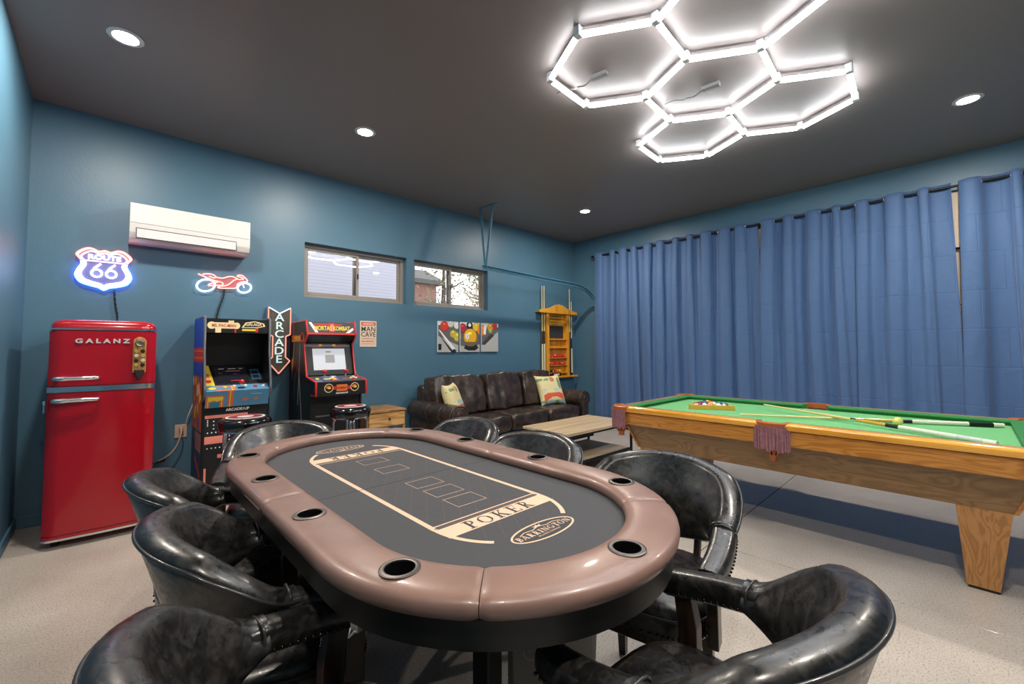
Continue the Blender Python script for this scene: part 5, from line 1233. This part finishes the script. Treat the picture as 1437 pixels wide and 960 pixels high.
F = Flat(); F.rect(-0.16, 0.0, -0.02, 0.02, ORG, 0); F.rect(-0.05, 0.0, -0.02, 0.09, ORG, 0); F.rect(-0.16, 0.075, -0.02, 0.095, ORG, 0); F.rect(-0.045, 0.0, -0.038, 0.09, YEL, 1); F.circ(-0.18, 0.06, 0.03, YEL, 1, 0.024); F.circ(0.025, 0.045, 0.028, BLKP, 1, 0.02); F.build('deck_art', dk, PF((-0.062, 0.948), (0.054, 0.986)))
DM = PF((-0.062, 0.948), (0.054, 0.986))
def button(root, M, x, y, m, r=0.014, h=0.010):
    b = bmesh.new(); lathe(b, [(0, h), (r*0.8, h), (r, h*0.6), (r*1.15, 0.0008), (0, 0.0008)], 14, M @ Matrix.Translation((x, y, 0.0008))); finish('button', b, m, root, 40)
def stick(root, M, x, y, m, hgt=0.055):
    b = bmesh.new(); cyl(b, (x, y, 0.0005), (x, y, hgt-0.01), 0.006, 10); b.transform(M); st_ = finish('joystick', b, M_chrome, root, 40)
    b = bmesh.new(); sphere(b, (x, y, hgt), 0.020, 14, 10); b.transform(M); finish('joystick_ball', b, m, st_, 60)
BRED = mat('red_plastic', srgb(206, 30, 34), 0.25, coat=0.3); BYEL = mat('yellow_plastic', srgb(238, 200, 50), 0.25, coat=0.3); BBLU = mat('blue_plastic', srgb(40, 70, 160), 0.25, coat=0.3)
stick(dk, DM, 0.025, 0.05, BRED)
for x, y, m_ in ((-0.09, 0.065, BYEL), (-0.02, 0.085, M_white), (0.06, 0.085, M_white), (0.13, 0.06, BRED), (0.19, 0.06, M_white)): button(dk, DM, x, y, m_)
fs = slab('deck_front', a1, (-0.018, 0.812), (-0.064, 0.947), -xi, xi, SKY, 0.014); FM = PF((-0.018, 0.812), (-0.064, 0.947))
F = Flat(); F.rect(-0.222, 0.0, -0.10, 0.105, ORG, 0); F.rect(-0.212, 0.005, -0.112, 0.095, YEL, 1); F.rect(-0.206, 0.0, -0.118, 0.088, ORG, 2); F.rect(-0.195, 0.0, -0.13, 0.05, flatcol(40, 130, 160), 3); F.rect(-0.075, 0.0, -0.035, 0.142, ORG, 0); F.rect(-0.062, 0.0, -0.055, 0.142, YEL, 1)
for k in range(4): F.circ(-0.195+k*0.024, 0.072+0.006*(k % 2), 0.017, YEL, 4)
F.circ(0.05, 0.06, 0.028, flatcol(180, 120, 100), 1, 0.016); F.circ(0.13, 0.06, 0.022, flatcol(160, 130, 110), 1, 0.014); F.rect(0.09, 0.10, 0.17, 0.108, flatcol(150, 190, 150), 1); F.build('front_art', fs, FM)
slab('badge_band', a1, (0.004, 0.765), (0.004, 0.868), -xi, xi, M_black); text_obj('badge_lettering', 'ARCADE1UP', 0.030, WHP, a1, WF(0.005, -0.002, 0.785), 0.001, 0.001)
fp = slab('front_panel', a1, (0.004, 0.03), (0.004, 0.764), -xi, xi, BLKP)
F = Flat((-xi, 0.0, xi, 0.734)); bw = 0.03
for x0, y0, x1, y1 in ((-0.22, 0.695, 0.08, 0.72), (-0.10, 0.60, -0.07, 0.695), (-0.22, 0.49, -0.09, 0.55), (0.0, 0.40, 0.03, 0.55), (-0.13, 0.37, 0.03, 0.40), (-0.13, 0.22, 0.02, 0.25), (-0.01, 0.14, 0.02, 0.24), (-0.22, 0.02, -0.01, 0.05), (-0.13, 0.05, -0.10, 0.15), (0.10, 0.55, 0.22, 0.60), (0.08, 0.30, 0.20, 0.33), (0.16, 0.10, 0.19, 0.30), (0.05, 0.03, 0.20, 0.06), (-0.22, 0.13, -0.205, 0.30)): F.rect(x0, y0, x1, y1, SAL, 1)
for k in range(12):
    F.rect(-0.205+0.0, 0.68-0.035*k*0.4-0.004, -0.197, 0.68-0.035*k*0.4+0.004, WHP, 1) if k < 4 else None
for x, y, dx, dy, n in ((-0.16, 0.67, 0, -0.03, 3), (-0.20, 0.58, 0.028, 0, 8), (-0.05, 0.66, 0, -0.03, 7), (-0.20, 0.455, 0.028, 0, 6), (-0.20, 0.10, 0.028, 0, 7), (0.05, 0.20, 0, -0.03, 5), (0.05, 0.48, 0.028, 0, 6)):
    for k in range(n): F.rect(x+dx*k-0.0045, y+dy*k-0.0045, x+dx*k+0.0045, y+dy*k+0.0045, WHP, 1)
F.build('front_art', fp, PF((0.004, 0.03), (0.004, 0.764)))

a2 = thing('arcade_cabinet', 'black arcade cabinet with red edges and a pale grey screen', 'arcade machine', (1.585, 4.20, 0))
hw = 0.240; M_redmold = mat('red_molding', srgb(196, 44, 46), 0.3, coat=0.3)
prof = [(-0.13, 0.0005), (-0.13, 0.865), (-0.25, 0.865), (-0.25, 0.985), (0.0, 1.025), (0.085, 1.335), (-0.005, 1.42), (0.03, 1.553), (0.44, 1.553), (0.49, 1.50), (0.49, 0.0005)]
side_panels(a2, prof, hw, M_black, M_redmold)
F = Flat((-0.488, 0.005, 0.24, 1.55)); FL = flatcol(220, 120, 40); GRY = flatcol(130, 128, 132)
F.rect(-0.43, 1.36, -0.06, 1.42, FL, 1); F.rect(-0.42, 1.375, -0.30, 1.41, REDP, 2); F.circ(-0.12, 1.40, 0.05, REDP, 1); F.circ(-0.12, 1.40, 0.03, BLKP, 2)
for x0, x1, y0, y1 in ((-0.35, -0.40, 0.98, 1.36), (-0.17, -0.22, 0.75, 1.34), (-0.20, -0.10, 0.60, 1.10), (-0.30, -0.34, 0.80, 1.05)): F.line((x0, y1), (x1, y0), 0.022, GRY, 1)
F.circ(-0.40, 1.12, 0.03, flatcol(170, 110, 50), 1, 0.08); F.circ(-0.20, 0.50, 0.08, flatcol(60, 56, 50), 1, 0.12); F.circ(-0.22, 0.52, 0.03, FL, 2, 0.055); F.circ(-0.30, 0.35, 0.05, flatcol(50, 70, 120), 1, 0.14); F.line((-0.10, 0.55), (0.05, 0.15), 0.02, GRY, 1)
F.build('side_art', a2, Matrix(((0, 0, -1, -hw), (-1, 0, 0, 0), (0, 1, 0, 0), (0, 0, 0, 1))))
xi = hw-0.0165
slab('back_panel', a2, (0.46, 0.02), (0.46, 1.54), -xi, xi, M_black); slab('top_panel', a2, (0.035, 1.548), (0.44, 1.548), -xi, xi, M_black)
mq = slab('marquee', a2, (-0.002, 1.425), (0.030, 1.548), -xi, xi, flatcol(60, 58, 64), 0.012); MM = PF((-0.002, 1.425), (0.030, 1.548))
F = Flat((-xi, 0, xi, 0.126)); F.rect(-xi, 0, xi, 0.126, flatcol(64, 62, 70), 0); F.rect(-xi, 0, xi, 0.018, REDP, 1); F.poly([(-0.215, 0.12), (-0.19, 0.12), (-0.13, 0.02), (-0.16, 0.02)], WHP, 1); F.poly([(0.13, 0.02), (0.17, 0.02), (0.215, 0.055), (0.205, 0.075)], WHP, 1); F.rect(-0.17, 0.098, 0.10, 0.108, REDP, 1); F.poly([(-0.03, 0.03), (0.03, 0.03), (0.03, 0.12), (-0.03, 0.12)], flatcol(190, 40, 46), 1); F.build('marquee_art', mq, MM)
for w_, x in (('MORTAL', -0.085), ('KOMBAT', 0.092)): text_obj('marquee_title', w_, 0.062, YEL, mq, MM @ Matrix.Translation((x, 0.062, 0.0016)), 0.0006, 0.0012, 0.66)
text_obj('marquee_title', 'II', 0.10, flatcol(236, 190, 180), mq, MM @ Matrix.Translation((0.003, 0.066, 0.0012)), 0.0004, 0.001, 0.6)
text_obj('side_title', 'MORTAL', 0.05, YEL, a2, Matrix(((0, 0, -1, -hw-0.0032), (-1, 0, 0, 0.26), (0, 1, 0, 1.388), (0, 0, 0, 1))), 0.0004, 0.001, 0.95)
slab('under_marquee', a2, (0.0, 1.424), (0.10, 1.345), -xi, xi, M_blackpaint, -0.008)
bz = slab('monitor_bezel', a2, (0.025, 1.035), (0.115, 1.345), -xi, xi, M_blackpaint); BM = PF((0.025, 1.035), (0.115, 1.345))
F = Flat(); F.rect(-0.155, 0.05, 0.155, 0.265, emit('screen_reflection_glow', (0.52, 0.54, 0.58, 1), 0.55), 0); F.rect(-0.03, 0.225, 0.02, 0.24, flatcol(220, 200, 120), 1); F.rect(-0.215, 0.285, 0.215, 0.305, flatcol(120, 120, 130), 0); F.rect(-0.15, 0.278, -0.04, 0.29, flatcol(190, 90, 50), 1); F.rect(0.05, 0.278, 0.16, 0.29, flatcol(190, 90, 50), 1); F.rect(-0.09, 0.29, -0.06, 0.31, YEL, 2); F.rect(0.04, 0.29, 0.07, 0.31, YEL, 2)  # bright reflection on the screen put in as an even grey glow
F.rect(-0.04, 0.12, 0.05, 0.20, flatcol(150, 152, 160), 1); F.build('screen', bz, BM)
dk = slab('control_deck', a2, (-0.245, 0.986), (0.0, 1.026), -xi, xi, flatcol(64, 66, 78), 0.02); DM = PF((-0.245, 0.986), (0.0, 1.026))
F = Flat((-xi, 0.005, xi, 0.245))
for k in range(14): F.circ(rs.uniform(-0.2, 0.2), rs.uniform(0.03, 0.22), rs.uniform(0.02, 0.045), (flatcol(90, 110, 150), flatcol(180, 186, 200), flatcol(50, 60, 110), flatcol(110, 96, 84))[k % 4], 0.2*k, None, 7, rs.random())
F.poly([(-0.07, 0.05), (-0.03, 0.11), (0.01, 0.06)], flatcol(236, 120, 40), 4); F.poly([(0.11, 0.09), (0.15, 0.16), (0.19, 0.10)], flatcol(236, 120, 40), 4); F.build('deck_art', dk, DM)
for x in (-0.115, 0.085):
    stick(dk, DM, x, 0.13, BRED, 0.07)
    for k, (dx, dy, m_) in enumerate(((0.05, 0.12, BYEL), (0.085, 0.15, M_white), (0.12, 0.155, BBLU), (0.055, 0.08, BRED), (0.09, 0.105, BYEL), (0.125, 0.11, BBLU))):
        if abs(x+dx) < xi-0.02: button(dk, DM, x+dx, dy, m_, 0.013)
button(dk, DM, -0.18, 0.12, BYEL, 0.016)
fs = slab('deck_front', a2, (-0.247, 0.867), (-0.247, 0.984), -xi, xi, M_blackpaint, 0.014); FM = PF((-0.247, 0.867), (-0.247, 0.984))
F = Flat(); F.rect(-0.14, 0.045, 0.14, 0.075, REDP, 0)
for x in (-0.12, 0.12): F.circ(x, 0.062, 0.040, CRM, 1); F.circ(x, 0.062, 0.034, BLKP, 2); F.circ(x-0.004, 0.07, 0.022, FL, 3, 0.014); F.circ(x+0.006, 0.062, 0.014, YEL, 4, 0.009)
F.rect(-0.05, 0.03, 0.05, 0.09, FL, 1); F.build('front_art', fs, FM); text_obj('front_title', 'KOMBAT', 0.030, REDP, fs, FM @ Matrix.Translation((0, 0.06, 0.0026)), 0.0004, 0.001, 0.85); text_obj('front_title', 'ARCADE1UP', 0.020, WHP, fs, FM @ Matrix.Translation((0, 0.012, 0.0012)), 0.0004, 0.0005)
slab('deck_bottom', a2, (-0.246, 0.868), (-0.116, 0.868), -xi, xi, M_black); slab('front_panel', a2, (-0.118, 0.03), (-0.118, 0.86), -xi, xi, M_blackpaint)
b = bmesh.new(); box(b, (-0.19, -0.132, 0.66), (-0.02, -0.1185, 0.672)); finish('coin_slot_strip', b, mat('dull_steel_strip', srgb(120, 120, 122), 0.35, metal=0.6), a2)

# ================================================================== STOOLS
def stool(x, y, rz, label):
    t = thing('bar_stool', label, 'stool', (x, y, 0), rz, 'chrome arcade stools')
    b = bmesh.new(); lathe(b, [(0, 0.785), (0.10, 0.786), (0.14, 0.782), (0.165, 0.768), (0.172, 0.75), (0.170, 0.715), (0.160, 0.700), (0, 0.700)], 32); se = finish('seat', b, mat('black_vinyl', srgb(15, 15, 17), 0.15, coat=0.6), t, 40)
    b = bmesh.new(); lathe(b, [(0.055, 0.7872), (0.105, 0.7872), (0.105, 0.7880), (0.055, 0.7880)], 28, closed=True); finish('red_print', b, mat('red_seat_print', srgb(150, 48, 54), 0.3), se)
    b = bmesh.new(); lathe(b, [(0.06, 0.7872), (0.0, 0.7868), (0.0, 0.7872)], 20); lathe(b, [(0.110, 0.7866), (0.128, 0.785), (0.128, 0.7858), (0.110, 0.7874)], 28, closed=True); finish('white_print', b, mat('white_seat_print', srgb(220, 214, 214), 0.3), se)
    b = bmesh.new(); lathe(b, [(0.150, 0.688), (0.164, 0.688), (0.164, 0.699), (0.150, 0.699)], 32, closed=True); finish('chrome_band', b, M_chrome, t, 40)
    for k in range(4):
        a = PI/4+k*PI/2; c_, s_2 = math.cos(a), math.sin(a)
        for o_ in (-0.012, 0.012):
            b = bmesh.new(); tube(b, catmull([(c_*q-s_2*o_, s_2*q+c_*o_, z) for q, z in ((0.10, 0.690), (0.13, 0.67), (0.138, 0.62), (0.135, 0.50), (0.15, 0.35), (0.19, 0.16), (0.205, 0.012))], 4), 0.0095, 8); finish('leg', b, M_chrome, t, 60)
    for z, r in ((0.24, 0.168), (0.55, 0.126)):
        b = bmesh.new(); tube(b, [(r*math.cos(2*PI*k/32), r*math.sin(2*PI*k/32), z) for k in range(32)], 0.009, 8, True); finish('foot_ring', b, M_chrome, t, 60)
    return t
stool(0.757, 3.67, 0.2, 'round black bar stool in front of the pink block arcade cabinet'); stool(1.560, 3.70, 0.5, 'round black bar stool in front of the red edged arcade cabinet')

# ================================================================== CUE RACK
M_gold = wood('honey_pine', srgb(206, 136, 30), srgb(226, 160, 48), 0.35, 4, 'Z', 0.3, 1.2, 0.12)
rk = thing('cue_rack', 'honey wood wall cue rack with crown board and ball shelves', 'cue rack', (5.505, Y1, 0.79))
RWD = 0.262
b = bmesh.new(); box(b, (-RWD, -0.012, 0.03), (RWD, -0.0005, 1.09)); finish('back_board', b, M_gold, rk)
for s in (-1, 1): b = bmesh.new(); box(b, (s*RWD-0.03, -0.085, 0.03), (s*RWD+0.03, -0.0125, 1.09), 0.003, 1); finish('stile', b, M_gold, rk)
cr = [(-0.49, 1.075), (0.49, 1.075), (0.49, 1.12), (0.40, 1.135), (0.30, 1.145), (0.20, 1.175), (0.11, 1.215), (0.05, 1.225), (0.0, 1.232), (-0.05, 1.225), (-0.11, 1.215), (-0.20, 1.175), (-0.30, 1.145), (-0.40, 1.135), (-0.49, 1.12)]
b = bmesh.new(); prism(b, cr, -0.108, -0.088, 'Y', 0.003); finish('crown_board', b, M_gold, rk)
b = bmesh.new(); box(b, (-0.48, -0.087, 1.085), (-RWD-0.031, -0.0005, 1.105)); finish('cue_bracket', b, M_gold, rk); b = bmesh.new(); box(b, (RWD+0.031, -0.087, 1.085), (0.48, -0.0005, 1.105)); finish('cue_bracket', b, M_gold, rk)
b = bmesh.new(); box(b, (-0.46, -0.13, 0.0), (0.46, -0.0005, 0.029), 0.004, 1); finish('foot_board', b, M_gold, rk)
for z in (0.085, 0.215, 0.335, 0.505, 0.645):
    b = bmesh.new(); box(b, (-RWD+0.031, -0.082, z-0.012), (RWD-0.031, -0.0125, z), 0.002, 1); finish('shelf', b, M_gold, rk)
b = bmesh.new(); box(b, (-0.20, -0.022, 0.665), (0.20, -0.0125, 0.875), 0.002, 1); finish('scoreboard', b, mat('slate', srgb(52, 54, 56), 0.6), rk)
for z in (0.94, 0.985, 1.03): b = bmesh.new(); cyl(b, (-0.20, -0.03, z), (0.14, -0.03, z), 0.004, 8); finish('score_wire', b, M_blackmetal, rk)
def rackball(x, z, col, label, grp):
    o = ball_mesh('rack_ball', None, (5.505+x, Y1-0.047, 0.79+z+0.0290), col, False); tag(o, label, 'ball', grp)
for z, lab in ((0.335, 'red ball on the upper ball shelf of cue rack'), (0.215, 'red ball on the middle ball shelf of cue rack')):
    for k in range(7): rackball(-0.183+k*0.061, z, (206, 40, 44), lab, 'red balls on the cue rack')
for k, (cname, col) in enumerate((('black', (24, 22, 22)), ('brown', (90, 44, 30)), ('red', (196, 50, 40)), ('orange', (226, 120, 40)), ('yellow', (232, 180, 50)))):
    rackball(-0.183+k*0.061, 0.085, col, '%s ball on the lowest ball shelf of cue rack' % cname, None)
bx = thing('chalk_box', 'small black box standing on the foot board of cue rack', 'box', (5.44, Y1-0.06, 0.8195))
b = bmesh.new(); box(b, (-0.12, -0.03, 0.0), (0.12, 0.03, 0.052), 0.003, 1); finish('carton', b, M_black, bx); F = Flat(); F.rect(-0.07, 0.014, 0.07, 0.038, WHP, 0); F.build('label', bx, WF(0, -0.0302, 0))
def wallcue(x, label, top, dark, z0=0.8195):
    t = thing('wall_cue', label, 'cue', (5.505+x, Y1-0.055, z0)); L = top-z0
    for nm, a, c_, r0, r1, m_ in (('butt', 0, 0.03, 0.015, 0.0148, M_black), ('grip', 0.03, 0.36, 0.0148, 0.0125, M_black if dark else mat('pale_cue_butt', srgb(226, 214, 184), 0.3, coat=0.3)), ('forearm', 0.36, 0.5, 0.0125, 0.0105, mat('dark_cue_forearm', srgb(70, 40, 26), 0.25, coat=0.4)), ('shaft', 0.5, 0.985, 0.0105, 0.0068, mat('maple_shaft', srgb(228, 204, 140), 0.25)), ('tip', 0.985, 1.0, 0.0066, 0.006, M_white)):
        b = bmesh.new(); cyl(b, (0, 0, a*L), (0, 0, c_*L), r0, 10, r1); finish(nm, b, m_, t, 40)
wallcue(-0.375, 'cue with pale grip at the outer end of wall cue rack', 2.305, False); wallcue(-0.325, 'cue with pale grip beside the outermost one on wall rack', 2.310, False); wallcue(0.335, 'cue with black grip on the curtain side of wall rack', 2.315, True); wallcue(0.385, 'short pale cue at the curtain end of wall rack', 2.10, False)
